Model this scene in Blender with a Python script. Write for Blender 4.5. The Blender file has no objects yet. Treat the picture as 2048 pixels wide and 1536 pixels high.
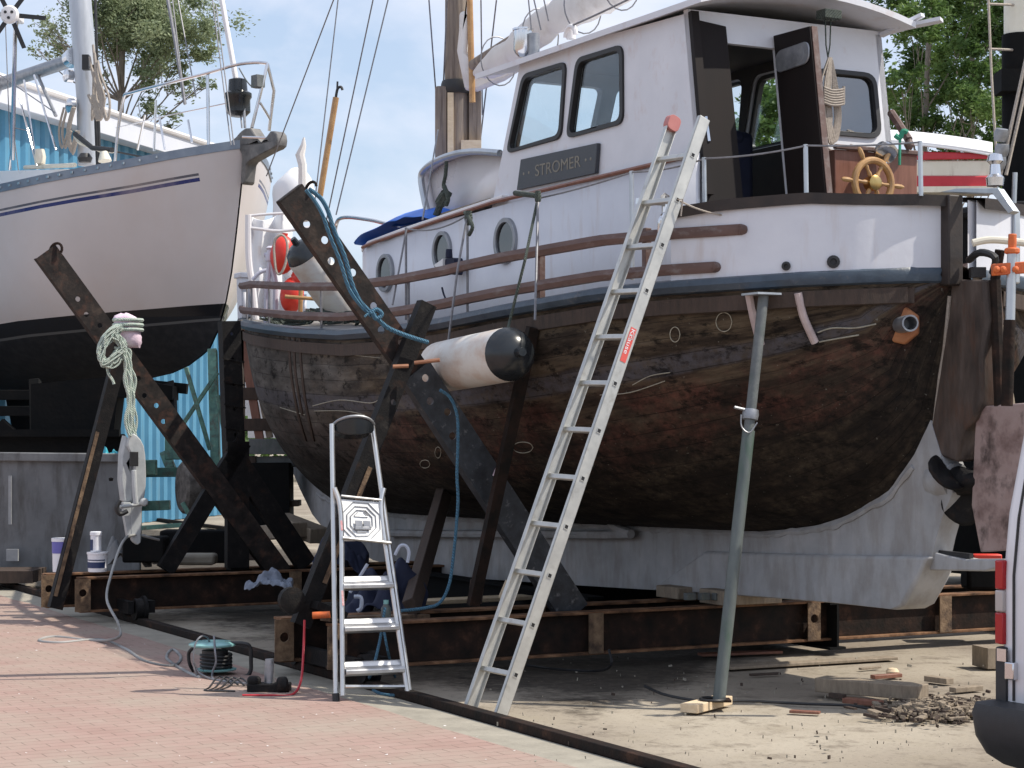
import bpy, math, random
from mathutils import Vector, Matrix, noise
from mathutils.geometry import tessellate_polygon
from mathutils.bvhtree import BVHTree
R = math.radians
sc = bpy.context.scene
C = sc.collection
# ---------------- camera, sky, sun, exposure ----------------
F, CX, HY, H = 4000.0, 1024.0, 860.0, 1.6
cd = bpy.data.cameras.new('camera'); cam = bpy.data.objects.new('camera', cd); C.objects.link(cam)
cam.location = (0, 0, H); cam.rotation_euler = (R(90), 0, 0)
cd.sensor_width = 36; cd.lens = F/2048*36; cd.shift_y = (HY-768)/2048; cd.clip_start = .1; cd.clip_end = 3000
sc.camera = cam
SUN_EL, SUN_AZ = R(53), R(93)      # azimuth clockwise from +Y: the sun stands to the right
w = bpy.data.worlds.new('World'); sc.world = w; w.use_nodes = True
N, L = w.node_tree.nodes, w.node_tree.links
bg = N['Background']; bg.inputs[1].default_value = .122
sky = N.new('ShaderNodeTexSky'); sky.sky_type = 'NISHITA'; sky.sun_disc = False
sky.sun_elevation = SUN_EL; sky.sun_rotation = SUN_AZ; sky.altitude = 0; sky.air_density = 1.1; sky.dust_density = 1.2; sky.ozone_density = 1.5
tc = N.new('ShaderNodeTexCoord'); mp = N.new('ShaderNodeMapping'); mp.inputs['Scale'].default_value = (5, 5, 10)
mp.inputs['Location'].default_value = (.35, .2, .9)
nz = N.new('ShaderNodeTexNoise'); nz.inputs['Scale'].default_value = 1.0; nz.inputs['Detail'].default_value = 7; nz.inputs['Roughness'].default_value = .52
nz.inputs['Distortion'].default_value = .25
rp = N.new('ShaderNodeValToRGB'); rp.color_ramp.elements[0].position = .42; rp.color_ramp.elements[1].position = .66
mx = N.new('ShaderNodeMix'); mx.data_type = 'RGBA'
L.new(tc.outputs['Generated'], mp.inputs['Vector']); L.new(mp.outputs[0], nz.inputs['Vector']); L.new(nz.outputs['Fac'], rp.inputs[0])
mu = N.new('ShaderNodeMath'); mu.operation = 'MULTIPLY'; mu.inputs[1].default_value = .85
ad = N.new('ShaderNodeMath'); ad.operation = 'ADD'; ad.inputs[1].default_value = .04
L.new(rp.outputs[0], mu.inputs[0]); L.new(mu.outputs[0], ad.inputs[0]); L.new(ad.outputs[0], mx.inputs[0])
m0 = N.new('ShaderNodeMix'); m0.data_type = 'RGBA'; m0.inputs[0].default_value = .5; m0.inputs['B'].default_value = (4.5, 5.5, 7.3, 1); L.new(sky.outputs[0], m0.inputs['A'])
L.new(m0.outputs['Result'], mx.inputs['A']); mx.inputs['B'].default_value = (7.2, 7.2, 7.9, 1)
L.new(mx.outputs['Result'], bg.inputs[0])
sd = bpy.data.lights.new('sun', 'SUN'); sun = bpy.data.objects.new('sun', sd); C.objects.link(sun)
sd.energy = 4.2; sd.angle = R(.53); sd.color = (1, .93, .82)
dirv = Vector((math.sin(SUN_AZ)*math.cos(SUN_EL), math.cos(SUN_AZ)*math.cos(SUN_EL), math.sin(SUN_EL)))
sun.rotation_euler = dirv.to_track_quat('Z', 'Y').to_euler(); sun.location = (20, 5, 30)
vs = sc.view_settings; vs.view_transform = 'Standard'; vs.look = 'None'; vs.gamma = 1; vs.exposure = 0.27; vs.use_curve_mapping = False
# ---------------- geometry helpers ----------------
rnd = random.Random(7)
def V(*a): return Vector(a)
def P(x, y, Y): return V((x-CX)/F*Y, Y, H+(HY-y)/F*Y)
def G(x, y, z=0.0):
    Y = (H-z)*F/(y-HY); return V((x-CX)/F*Y, Y, z)
O = V(2.7, 12.0, 0); U = V(-.469, .883, 0).normalized(); W = V(-U.y, U.x, 0)
def B(s, t, z): return O+U*s+W*t+V(0, 0, z)            # boat frame: s forward from the sternpost, t to port, z up
def Bp(x, y, t):                                         # the photo's pixel on the lengthwise plane at offset t
    r = V((x-CX)/F, 1, 0); Y = (O.dot(W)+t)/r.dot(W); return P(x, y, Y)
def Bs(x, y, s):
    r = V((x-CX)/F, 1, 0); Y = (O.dot(U)+s)/r.dot(U); return P(x, y, Y)
def lerp(a, b, f): return a+(b-a)*f
def interp(tab, x):
    if x <= tab[0][0]: return tab[0][1]
    for (a, b), (c, d) in zip(tab, tab[1:]):
        if x <= c: return b+(d-b)*(x-a)/(c-a)
    return tab[-1][1]
def smooth_pts(pts, n=6, closed=False):
    pts = [Vector(p) for p in pts]; out = []; m = len(pts)
    rng = m if closed else m-1
    for i in range(rng):
        g = (lambda k: pts[k % m]) if closed else (lambda k: pts[min(max(k, 0), m-1)])
        p0, p1, p2, p3 = g(i-1), g(i), g(i+1), g(i+2)
        for k in range(n):
            t = k/n
            out.append(.5*((2*p1)+(p2-p0)*t+(2*p0-5*p1+4*p2-p3)*t*t+(3*p1-p0-3*p2+p3)*t**3))
    if not closed: out.append(pts[-1])
    return out
def roundpoly(pts, r, n=5):
    out = []; m = len(pts); pts = [Vector(p) for p in pts]
    for i in range(m):
        a, b, c = pts[i-1], pts[i], pts[(i+1) % m]
        p = b+(a-b).normalized()*r; q = b+(c-b).normalized()*r
        for k in range(n+1):
            t = k/n; out.append((1-t)**2*p+2*t*(1-t)*b+t*t*q)
    return out
def scalepoly(pts, f):
    c = sum(pts, pts[0]*0)/len(pts); return [c+(p-c)*f for p in pts]
def insetpoly(pts, d):
    c = sum(pts, pts[0]*0)/len(pts); return [p+(c-p).normalized()*d for p in pts]
class MB:
    def __init__(s): s.v = []; s.f = []; s.uv = {}; s.mk = []
    def add(s, vs, fs, uvs=None):
        o = len(s.v); s.mk.append((o, len(s.f))); s.v += [Vector(q) for q in vs]; s.f += [tuple(i+o for i in f) for f in fs]
        if uvs:
            for i, q in enumerate(uvs): s.uv[o+i] = q
        return s
    def box(s, c, d, ax=None):
        X, Y, Z = ax or (V(1, 0, 0), V(0, 1, 0), V(0, 0, 1)); c = Vector(c)
        vs = [c+X*(i*d[0]/2)+Y*(j*d[1]/2)+Z*(k*d[2]/2) for i in (-1, 1) for j in (-1, 1) for k in (-1, 1)]
        return s.add(vs, [(0, 1, 3, 2), (4, 6, 7, 5), (0, 4, 5, 1), (2, 3, 7, 6), (0, 2, 6, 4), (1, 5, 7, 3)])
    def bar(s, p, q, w_, h_, up=(0, 0, 1)):
        p, q, up = Vector(p), Vector(q), Vector(up); d = q-p; Z = d.normalized(); X = Z.cross(up).normalized(); Y = X.cross(Z)
        return s.box((p+q)/2, (w_, h_, d.length), (X, Y, Z))
    def tube(s, pts, r, n=8, closed=False, caps=True):
        pts = [Vector(p) for p in pts]; m = len(pts); vs = []; fs = []
        rr = r if isinstance(r, (list, tuple)) else [r]*m
        t0 = (pts[1]-pts[0]).normalized(); up = V(0, 0, 1) if abs(t0.z) < .9 else V(1, 0, 0); X = t0.cross(up).normalized()
        for i, p in enumerate(pts):
            a = pts[i-1] if (i or closed) else p; b = pts[(i+1) % m] if (i < m-1 or closed) else p
            T = (b-a).normalized() if (b-a).length > 1e-9 else t0
            X = (X-T*X.dot(T)).normalized(); Yv = T.cross(X)
            vs += [p+(X*math.cos(2*math.pi*k/n)+Yv*math.sin(2*math.pi*k/n))*rr[i] for k in range(n)]
        for i in range(m if closed else m-1):
            j = (i+1) % m
            fs += [(i*n+k, i*n+(k+1) % n, j*n+(k+1) % n, j*n+k) for k in range(n)]
        if caps and not closed: fs += [tuple(range(n-1, -1, -1)), tuple(range((m-1)*n, m*n))]
        return s.add(vs, fs)
    def lathe(s, prof, c, axis=(0, 0, 1), n=20):
        c = Vector(c); A = Vector(axis).normalized(); X = A.cross(V(0, 0, 1) if abs(A.z) < .9 else V(1, 0, 0)).normalized(); Yv = A.cross(X); vs = []; fs = []
        for r, h in prof: vs += [c+A*h+(X*math.cos(2*math.pi*k/n)+Yv*math.sin(2*math.pi*k/n))*max(r, 1e-4) for k in range(n)]
        for i in range(len(prof)-1): fs += [(i*n+k, i*n+(k+1) % n, (i+1)*n+(k+1) % n, (i+1)*n+k) for k in range(n)]
        fs += [tuple(range(n-1, -1, -1)), tuple(range((len(prof)-1)*n, len(prof)*n))]
        return s.add(vs, fs)
    def prism(s, outer, vec, holes=()):
        loops = [[Vector(p) for p in outer]]+[[Vector(p) for p in h] for h in holes]; vec = Vector(vec)
        flat = [p for l in loops for p in l]; n = len(flat)
        tri = tessellate_polygon(loops)
        vs = flat+[p+vec for p in flat]; fs = [tuple(t) for t in tri]+[tuple(i+n for i in reversed(t)) for t in tri]
        o = 0
        for l in loops:
            m = len(l); fs += [(o+i, o+(i+1) % m, o+(i+1) % m+n, o+i+n) for i in range(m)]; o += m
        return s.add(vs, fs)
    def grid(s, rows, closed=False, uvs=None, flip=False):
        m = len(rows[0]); vs = [p for r in rows for p in r]; fs = []
        for i in range(len(rows)-1):
            for k in range(m if closed else m-1):
                q = (i*m+k, i*m+(k+1) % m, (i+1)*m+(k+1) % m, (i+1)*m+k); fs.append(q[::-1] if flip else q)
        return s.add(vs, fs, [q for r in uvs for q in r] if uvs else None)
    def each(s, name, m, parent, **k):      # one object per piece added
        mk = s.mk+[(len(s.v), len(s.f))]
        for (a, b), (c, d) in zip(mk, mk[1:]):
            q = MB(); q.v = s.v[a:c]; q.f = [tuple(i-a for i in f) for f in s.f[b:d]]; q.build(name, m, parent, **k)
    def build(s, name, m, parent=None, bevel=0, ang=35, solid=0, sub=0, recalc=True):
        mw = MW.get(parent.name, Matrix()) if parent else Matrix(); inv = mw.inverted()
        vs = [inv @ p for p in s.v]; loc = None
        if parent is None:
            a = [min(p[i] for p in vs) for i in range(3)]; b = [max(p[i] for p in vs) for i in range(3)]
            loc = V((a[0]+b[0])/2, (a[1]+b[1])/2, a[2]); vs = [p-loc for p in vs]
        me = bpy.data.meshes.new(name); me.from_pydata(vs, [], s.f)
        if recalc:
            import bmesh
            bm = bmesh.new(); bm.from_mesh(me); bmesh.ops.recalc_face_normals(bm, faces=bm.faces); bm.to_mesh(me); bm.free()
        if s.uv:
            ul = me.uv_layers.new(name='UVMap')
            for lp in me.loops: ul.data[lp.index].uv = s.uv.get(lp.vertex_index, (0, 0))
        me.polygons.foreach_set('use_smooth', [True]*len(me.polygons)); me.set_sharp_from_angle(angle=R(ang))
        for q in (m if isinstance(m, (list, tuple)) else [m]): me.materials.append(q)
        o = bpy.data.objects.new(name, me); C.objects.link(o)
        if loc is not None: o.location = loc; MW[o.name] = Matrix.Translation(loc)
        if parent: o.parent = parent; MW[o.name] = mw
        if solid: d = o.modifiers.new('solid', 'SOLIDIFY'); d.thickness = solid; d.offset = 0
        if sub: d = o.modifiers.new('sub', 'SUBSURF'); d.levels = d.render_levels = sub
        if bevel: d = o.modifiers.new('bevel', 'BEVEL'); d.width = bevel; d.segments = 2; d.limit_method = 'ANGLE'; d.angle_limit = R(40)
        return o
MW = {}
def tag(o, label=None, cat=None, group=None, kind=None):
    if label: o['label'] = label
    if cat: o['category'] = cat
    if group: o['group'] = group
    if kind: o['kind'] = kind
    return o
def thing(name, loc, label, cat, rz=0, group=None):
    o = bpy.data.objects.new(name, None); C.objects.link(o); o.location = loc; o.rotation_euler = (0, 0, rz); o.empty_display_size = .2
    MW[o.name] = Matrix.Translation(Vector(loc)) @ Matrix.Rotation(rz, 4, 'Z')
    return tag(o, label, cat, group)
def arc(c, r, a0, a1, ax, ay, n=16): return [c+ax*(r*math.cos(lerp(a0, a1, i/n)))+ay*(r*math.sin(lerp(a0, a1, i/n))) for i in range(n+1)]
def circle(c, r, ax, ay, n=24, rb=None): return [c+ax*(r*math.cos(2*math.pi*i/n))+ay*((rb or r)*math.sin(2*math.pi*i/n)) for i in range(n)]
def sag(a, b, d, n=14): a, b = Vector(a), Vector(b); return [a.lerp(b, i/n)-V(0, 0, d*4*(i/n)*(1-i/n)) for i in range(n+1)]
# ---------------- materials ----------------
def sRGB(*c): return tuple(((x/255)/12.92 if x/255 <= .04045 else ((x/255+.055)/1.055)**2.4) for x in c)
def mat(name, cols, rough=.6, metal=0, scale=6, detail=6, stretch=(1, 1, 1), bump=.0, bscale=None, pos=None, spec=.5, rvar=.12, extra=None, coord='Object', dist=0.0):
    m = bpy.data.materials.new(name); m.use_nodes = True; nt = m.node_tree; n, l = nt.nodes, nt.links; b = n['Principled BSDF']
    b.inputs['Roughness'].default_value = rough; b.inputs['Metallic'].default_value = metal; b.inputs['Specular IOR Level'].default_value = spec
    t = n.new('ShaderNodeTexCoord'); mp = n.new('ShaderNodeMapping'); mp.inputs['Scale'].default_value = stretch; l.new(t.outputs[coord], mp.inputs[0])
    z = n.new('ShaderNodeTexNoise'); z.inputs['Scale'].default_value = scale; z.inputs['Detail'].default_value = detail; z.inputs['Roughness'].default_value = .62; z.inputs['Distortion'].default_value = dist
    l.new(mp.outputs[0], z.inputs['Vector'])
    r = n.new('ShaderNodeValToRGB'); k = len(cols); l.new(z.outputs['Fac'], r.inputs[0])
    pos = pos or [lerp(.3, .7, i/max(1, k-1)) for i in range(k)]
    while len(r.color_ramp.elements) < k: r.color_ramp.elements.new(.5)
    for e, p, c in zip(r.color_ramp.elements, pos, cols): e.position = p; e.color = (*c, 1)
    col = r.outputs[0]
    if extra: col = extra(nt, col, t, mp)
    l.new(col, b.inputs['Base Color'])
    rm = n.new('ShaderNodeMapRange'); rm.inputs['To Min'].default_value = max(0, rough-rvar); rm.inputs['To Max'].default_value = min(1, rough+rvar); l.new(z.outputs['Fac'], rm.inputs[0]); l.new(rm.outputs[0], b.inputs['Roughness'])
    if bump:
        z2 = n.new('ShaderNodeTexNoise'); z2.inputs['Scale'].default_value = bscale or scale*6; z2.inputs['Detail'].default_value = 5; l.new(mp.outputs[0], z2.inputs['Vector'])
        bp = n.new('ShaderNodeBump'); bp.inputs['Strength'].default_value = bump; bp.inputs['Distance'].default_value = .01; l.new(z2.outputs['Fac'], bp.inputs['Height']); l.new(bp.outputs[0], b.inputs['Normal'])
    return m
def mixc(nt, fac, a, b):
    x = nt.nodes.new('ShaderNodeMix'); x.data_type = 'RGBA'
    for s_, q in ((x.inputs[0], fac), (x.inputs['A'], a), (x.inputs['B'], b)):
        if hasattr(q, 'is_linked') or hasattr(q, 'links'): nt.links.new(q, s_)
        else: s_.default_value = (*q, 1) if isinstance(q, tuple) else q
    return x.outputs['Result']
def mth(nt, op, a, b=None, c=None):
    x = nt.nodes.new('ShaderNodeMath'); x.operation = op
    for i, q in enumerate((a, b, c)):
        if q is None: continue
        if hasattr(q, 'links'): nt.links.new(q, x.inputs[i])
        else: x.inputs[i].default_value = q
    return x.outputs[0]
def noi(nt, vec, scale, detail=5, rough=.6):
    z = nt.nodes.new('ShaderNodeTexNoise'); z.inputs['Scale'].default_value = scale; z.inputs['Detail'].default_value = detail; z.inputs['Roughness'].default_value = rough; nt.links.new(vec, z.inputs['Vector']); return z.outputs['Fac']
def ramp(nt, fac, stops):
    r = nt.nodes.new('ShaderNodeValToRGB'); nt.links.new(fac, r.inputs[0])
    while len(r.color_ramp.elements) < len(stops): r.color_ramp.elements.new(.5)
    for e, (p, c) in zip(r.color_ramp.elements, stops): e.position = p; e.color = (*(c if isinstance(c, tuple) else (c, c, c)), 1)
    return r.outputs[0]
def mapping(nt, t, coord, sc_, loc=(0, 0, 0), rot=(0, 0, 0)):
    m = nt.nodes.new('ShaderNodeMapping'); m.inputs['Scale'].default_value = sc_; m.inputs['Location'].default_value = loc; m.inputs['Rotation'].default_value = rot; nt.links.new(t.outputs[coord], m.inputs[0]); return m.outputs[0]
def sep(nt, vec):
    s = nt.nodes.new('ShaderNodeSeparateXYZ'); nt.links.new(vec, s.inputs[0]); return s.outputs
def stains(col_dirt, thr=.62, sc_=(3, 3, .6), k=.6):
    def f(nt, col, t, mp):
        v = mapping(nt, t, 'Object', sc_); a = noi(nt, v, 2.2, 6); m = ramp(nt, a, [(thr-.08, 0.0), (thr+.1, k)]); return mixc(nt, m, col, col_dirt)
    return f
M = {}
M['white'] = mat('white_boat_paint', [(.60, .61, .66), (.68, .69, .73)], .5, scale=2.5, extra=stains((.42, .30, .22), .64, (5, 5, .8), .28), bump=.12, bscale=20)
M['white2'] = mat('white_gelcoat', [(.72, .70, .70), (.78, .76, .76)], .3, scale=1.2)
M['rustwhite'] = mat('white_paint_rust_streaks', [(.62, .63, .67), (.70, .71, .75)], .5, scale=3, extra=stains((.45, .26, .18), .66, (3, 3, 2), .35), bump=.08)
M['blackpaint'] = mat('black_bitumen_steel', [(.005, .005, .006), (.012, .011, .011), (.035, .031, .028)], .65, scale=14, bump=.3, pos=[.3, .58, .8], extra=stains((.06, .03, .018), .66, (4, 4, 4), .5), spec=.2)
M['arm'] = mat('weathered_dark_steel', [(.010, .009, .009), (.028, .023, .021), (.075, .055, .045)], .75, scale=9, bump=.25, pos=[.3, .55, .78], extra=stains((.10, .05, .035), .60, (5, 5, 5), .6), spec=.2)
M['armb'] = mat('grey_black_painted_steel', [(.014, .015, .018), (.032, .037, .044), (.07, .077, .085)], .5, scale=12, bump=.2, pos=[.3, .55, .8], extra=stains((.3, .3, .3), .68, (9, 9, 9), .7))
M['rust'] = mat('rusty_steel', [(.008, .007, .006), (.026, .015, .011), (.09, .045, .028)], .8, scale=7, bump=.4, pos=[.35, .58, .78], spec=.2)
M['rustlight'] = mat('flaking_ochre_rust', [(.05, .03, .02), (.17, .11, .065), (.30, .21, .13)], .8, scale=11, bump=.5, pos=[.33, .55, .78])
M['brownpaint'] = mat('brown_wood_paint', [(.085, .045, .036), (.14, .082, .068)], .55, scale=5, stretch=(1, 1, 4), bump=.1, extra=stains((.22, .19, .18), .6, (2, 9, 9), .6))
M['darkbrown'] = mat('dark_brown_varnish', [(.007, .005, .005), (.015, .010, .009)], .6, spec=.2, scale=3, stretch=(1, 1, .3), bump=.05)
M['mahog'] = mat('mahogany_ply', [(.17, .065, .04), (.27, .12, .08)], .45, scale=6, stretch=(4, 4, .6), bump=.05)
M['capbrown'] = mat('bulwark_cap_brown', [(.016, .012, .011), (.040, .028, .023)], .6, scale=9, bump=.15)
M['blue_strake'] = mat('navy_rubbing_strake', [(.03, .045, .065), (.06, .085, .115)], .4, scale=8, bump=.15, extra=stains((.2, .18, .16), .68, (7, 7, 7), .6))
M['alu'] = mat('aluminium', [(.55, .55, .55), (.68, .68, .67)], .38, 1, scale=20, stretch=(1, 1, .2))
M['alu2'] = mat('dull_ladder_aluminium', [(.50, .50, .48), (.62, .62, .59)], .5, .75, scale=9, extra=stains((.3, .28, .25), .66, (6, 6, 6), .5))
M['rust2'] = mat('sunlit_rust', [(.05, .03, .02), (.17, .09, .05), (.32, .19, .11)], .85, scale=7, bump=.4, pos=[.33, .52, .72], spec=.2)  # brighter copy of the rust: the flanges' sunlit tone put into the colour
M['chrome'] = mat('stainless', [(.62, .63, .65), (.72, .72, .74)], .18, 1, scale=6)
M['galv'] = mat('galvanised', [(.25, .26, .28), (.38, .39, .41)], .5, .8, scale=18)
M['black'] = mat('black_rubber', [(.012, .012, .013), (.025, .025, .027)], .5, scale=12, bump=.1)
M['blackgloss'] = mat('black_vinyl', [(.010, .012, .014), (.02, .024, .028)], .22, scale=4)
M['fender'] = mat('dirty_white_vinyl', [(.72, .70, .65), (.62, .52, .44), (.40, .27, .2)], .4, scale=3.5, pos=[.42, .62, .85], stretch=(1, 1, 2), bump=.05)
M['wood'] = mat('grey_timber', [(.19, .15, .11), (.33, .27, .2)], .8, scale=5, stretch=(6, 6, 1.5), bump=.3)
M['newwood'] = mat('fresh_timber', [(.62, .47, .30), (.74, .60, .42)], .7, scale=5, stretch=(8, 1, 8), bump=.1)
M['darkwood'] = mat('dark_timber', [(.035, .024, .018), (.075, .05, .038)], .8, scale=5, stretch=(6, 6, 1.2), bump=.3)
M['mastwood'] = mat('weathered_mast_wood', [(.10, .075, .06), (.22, .18, .15), (.32, .26, .2)], .75, scale=4, stretch=(8, 8, .5), bump=.3)
M['varnish'] = mat('golden_varnish', [(.34, .18, .07), (.50, .30, .13)], .25, scale=6, stretch=(2, 2, 2))
M['brass'] = mat('brass', [(.45, .30, .10), (.62, .45, .2)], .3, 1, scale=10)
M['sail'] = mat('canvas', [(.66, .63, .60), (.76, .74, .72)], .85, scale=3, bump=.15, bscale=9, extra=stains((.5, .44, .38), .6, (2, 2, 2), .5))
M['tarpw'] = mat('white_tarpaulin', [(.74, .74, .76), (.80, .80, .80)], .5, scale=3, bump=.3, bscale=8)
M['tarpb'] = mat('blue_tarpaulin', [(.015, .14, .62), (.03, .2, .75)], .5, scale=6, bump=.35, bscale=10)
M['navy'] = mat('navy_cloth', [(.006, .009, .028), (.014, .02, .05)], .8, scale=8, bump=.2)
M['red'] = mat('red_plastic', [(.62, .03, .02), (.72, .06, .03)], .4, scale=5)
M['orange'] = mat('orange_paint', [(.72, .16, .03), (.55, .12, .04)], .6, scale=12, bump=.2, extra=stains((.15, .08, .05), .62, (9, 9, 9), .7))
M['ropew'] = mat('cream_rope', [(.42, .36, .30), (.62, .55, .48)], .9, scale=60, bump=.5)
M['ropeg'] = mat('pale_green_rope', [(.35, .48, .42), (.66, .70, .62)], .9, scale=60, bump=.6, bscale=90)
M['ropeb'] = mat('blue_rope', [(.03, .11, .19), (.08, .21, .31)], .9, scale=60, bump=.5)
M['ropedk'] = mat('dark_rope', [(.03, .045, .04), (.09, .11, .09)], .9, scale=40, bump=.5)
M['wire'] = mat('wire', [(.16, .16, .17), (.28, .28, .3)], .5, .5, scale=30)
M['greenst'] = mat('green_painted_steel', [(.05, .13, .11), (.12, .26, .2), (.3, .42, .3)], .6, scale=9, pos=[.35, .6, .8], bump=.2, extra=stains((.09, .07, .05), .58, (6, 6, 6), .8))
M['greyst'] = mat('grey_skip_steel', [(.12, .125, .13), (.20, .205, .21)], .7, scale=3, bump=.15, extra=stains((.06, .055, .05), .56, (3, 3, .7), .7))
M['greypl'] = mat('grey_casting', [(.36, .38, .39), (.48, .50, .50)], .5, scale=10, bump=.1)
M['prop'] = mat('prop_steel', [(.085, .095, .095), (.155, .165, .165)], .6, scale=10, bump=.2, extra=stains((.04, .08, .06), .6, (3, 3, 1), .7))
M['keel'] = mat('grey_white_keel_primer', [(.34, .345, .355), (.40, .405, .415), (.47, .47, .475)], .75, scale=4, detail=9, bump=.35, bscale=14, extra=stains((.23, .20, .17), .53, (4, 4, 1.2), .4), spec=.25)
M['concrete'] = mat('pale_concrete_edge', [(.24, .22, .18), (.36, .33, .27)], .9, scale=5, bump=.4)
M['bucket'] = mat('white_plastic', [(.74, .75, .8), (.8, .8, .82)], .35, scale=4)
M['label'] = mat('navy_label', [(.015, .03, .09), (.02, .04, .12)], .5, scale=4)
M['purple'] = mat('purple_label', [(.12, .12, .4), (.15, .14, .45)], .5, scale=4)
M['rag'] = mat('grey_blue_rag', [(.12, .14, .18), (.22, .25, .31)], .9, scale=12, bump=.5)
M['pink'] = mat('pink_quilt', [(.66, .48, .60), (.76, .62, .70), (.8, .7, .4)], .9, scale=4, pos=[.3, .6, .82], bump=.5, bscale=40)
M['foam'] = mat('foam_pad', [(.7, .6, .66), (.75, .68, .72)], .9, scale=9)
M['teal'] = mat('teal_plastic', [(.03, .32, .42), (.05, .42, .5)], .35, scale=5)
M['tealcase'] = mat('turquoise_enamel', [(.18, .42, .42), (.32, .58, .56)], .3, .2, scale=9)
M['redpaint'] = mat('crimson_paint', [(.42, .02, .03), (.52, .035, .05)], .4, scale=6)
M['cream'] = mat('cream_paint', [(.66, .62, .50), (.74, .70, .6)], .45, scale=4, extra=stains((.35, .28, .2), .62, (4, 4, .8), .5))
M['darkhull'] = mat('dark_barge_plating', [(.005, .006, .007), (.010, .010, .010), (.024, .018, .015)], .85, spec=.12, scale=4, pos=[.3, .6, .85], bump=.2)
M['vanwhite'] = mat('van_white', [(.70, .70, .73), (.74, .74, .77)], .22, scale=2, extra=stains((.45, .42, .38), .6, (3, 3, 1), .35))
M['vanblack'] = mat('van_bumper', [(.018, .019, .022), (.03, .031, .034)], .55, scale=30, bump=.1)
M['lampred'] = mat('lamp_red', [(.35, .01, .015), (.45, .015, .02)], .12, scale=4)
M['lampclr'] = mat('lamp_clear', [(.42, .38, .36), (.5, .46, .44)], .12, scale=4)
M['chalk'] = mat('chalk', [(.26, .24, .19), (.48, .45, .36)], .95, scale=30)
M['bark'] = mat('bark', [(.16, .135, .11), (.28, .24, .20)], .9, scale=6, stretch=(3, 3, .8), bump=.6)
M['gold'] = mat('faded_gilt', [(.16, .145, .12), (.26, .24, .19)], .6, scale=30)
M['slate'] = mat('slate_name_board', [(.030, .036, .045), (.055, .058, .066)], .45, scale=12, stretch=(2, 1, 6), bump=.1)
M['steelpost'] = mat('pale_steel_tube', [(.42, .45, .48), (.55, .58, .6)], .35, .7, scale=9)
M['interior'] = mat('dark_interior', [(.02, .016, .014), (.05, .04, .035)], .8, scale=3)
M['ochre'] = mat('ochre_primer', [(.30, .11, .045), (.40, .17, .07)], .7, scale=12, bump=.3)
M['deck'] = mat('worn_deck', [(.14, .13, .12), (.26, .24, .22)], .8, scale=6, bump=.2)
def glass(name, tint=(.93, .97, .98), refl=.03, rough=.02):
    m = bpy.data.materials.new(name); m.use_nodes = True; nt = m.node_tree; n, l = nt.nodes, nt.links
    n.remove(n['Principled BSDF']); out = n['Material Output']
    t = n.new('ShaderNodeBsdfTransparent'); t.inputs[0].default_value = (*tint, 1); g = n.new('ShaderNodeBsdfGlossy'); g.inputs['Roughness'].default_value = rough
    fr = n.new('ShaderNodeLayerWeight'); fr.inputs[0].default_value = .5; tc_ = n.new('ShaderNodeTexCoord'); nz_ = noi(nt, tc_.outputs['Object'], 3)
    a = mth(nt, 'ADD', mth(nt, 'MULTIPLY', mth(nt, 'POWER', fr.outputs['Facing'], 4.0), .7), refl); a = mth(nt, 'ADD', a, mth(nt, 'MULTIPLY', nz_, .06)); mx_ = n.new('ShaderNodeMixShader'); l.new(a, mx_.inputs[0]); l.new(t.outputs[0], mx_.inputs[1]); l.new(g.outputs[0], mx_.inputs[2]); l.new(mx_.outputs[0], out.inputs[0])
    return m
M['glass'] = glass('window_glass'); M['glassdk'] = glass('smoked_glass', (.16, .2, .22), .16)
def leafmat(name, cols, trans=.35):
    m = mat(name, cols, .55, scale=1.1, detail=3, spec=.3); nt = m.node_tree; n, l = nt.nodes, nt.links; b = n['Principled BSDF']
    tr = n.new('ShaderNodeBsdfTranslucent'); l.new(b.inputs['Base Color'].links[0].from_socket, tr.inputs[0]); ms = n.new('ShaderNodeMixShader'); ms.inputs[0].default_value = trans
    l.new(b.outputs[0], ms.inputs[1]); l.new(tr.outputs[0], ms.inputs[2]); l.new(ms.outputs[0], n['Material Output'].inputs[0]); return m
M['leafa'] = leafmat('olive_leaves', [(.15, .20, .11), (.24, .29, .16), (.34, .39, .24)])
M['leafb'] = leafmat('green_leaves', [(.05, .095, .03), (.11, .19, .05), (.21, .30, .09)])
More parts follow.
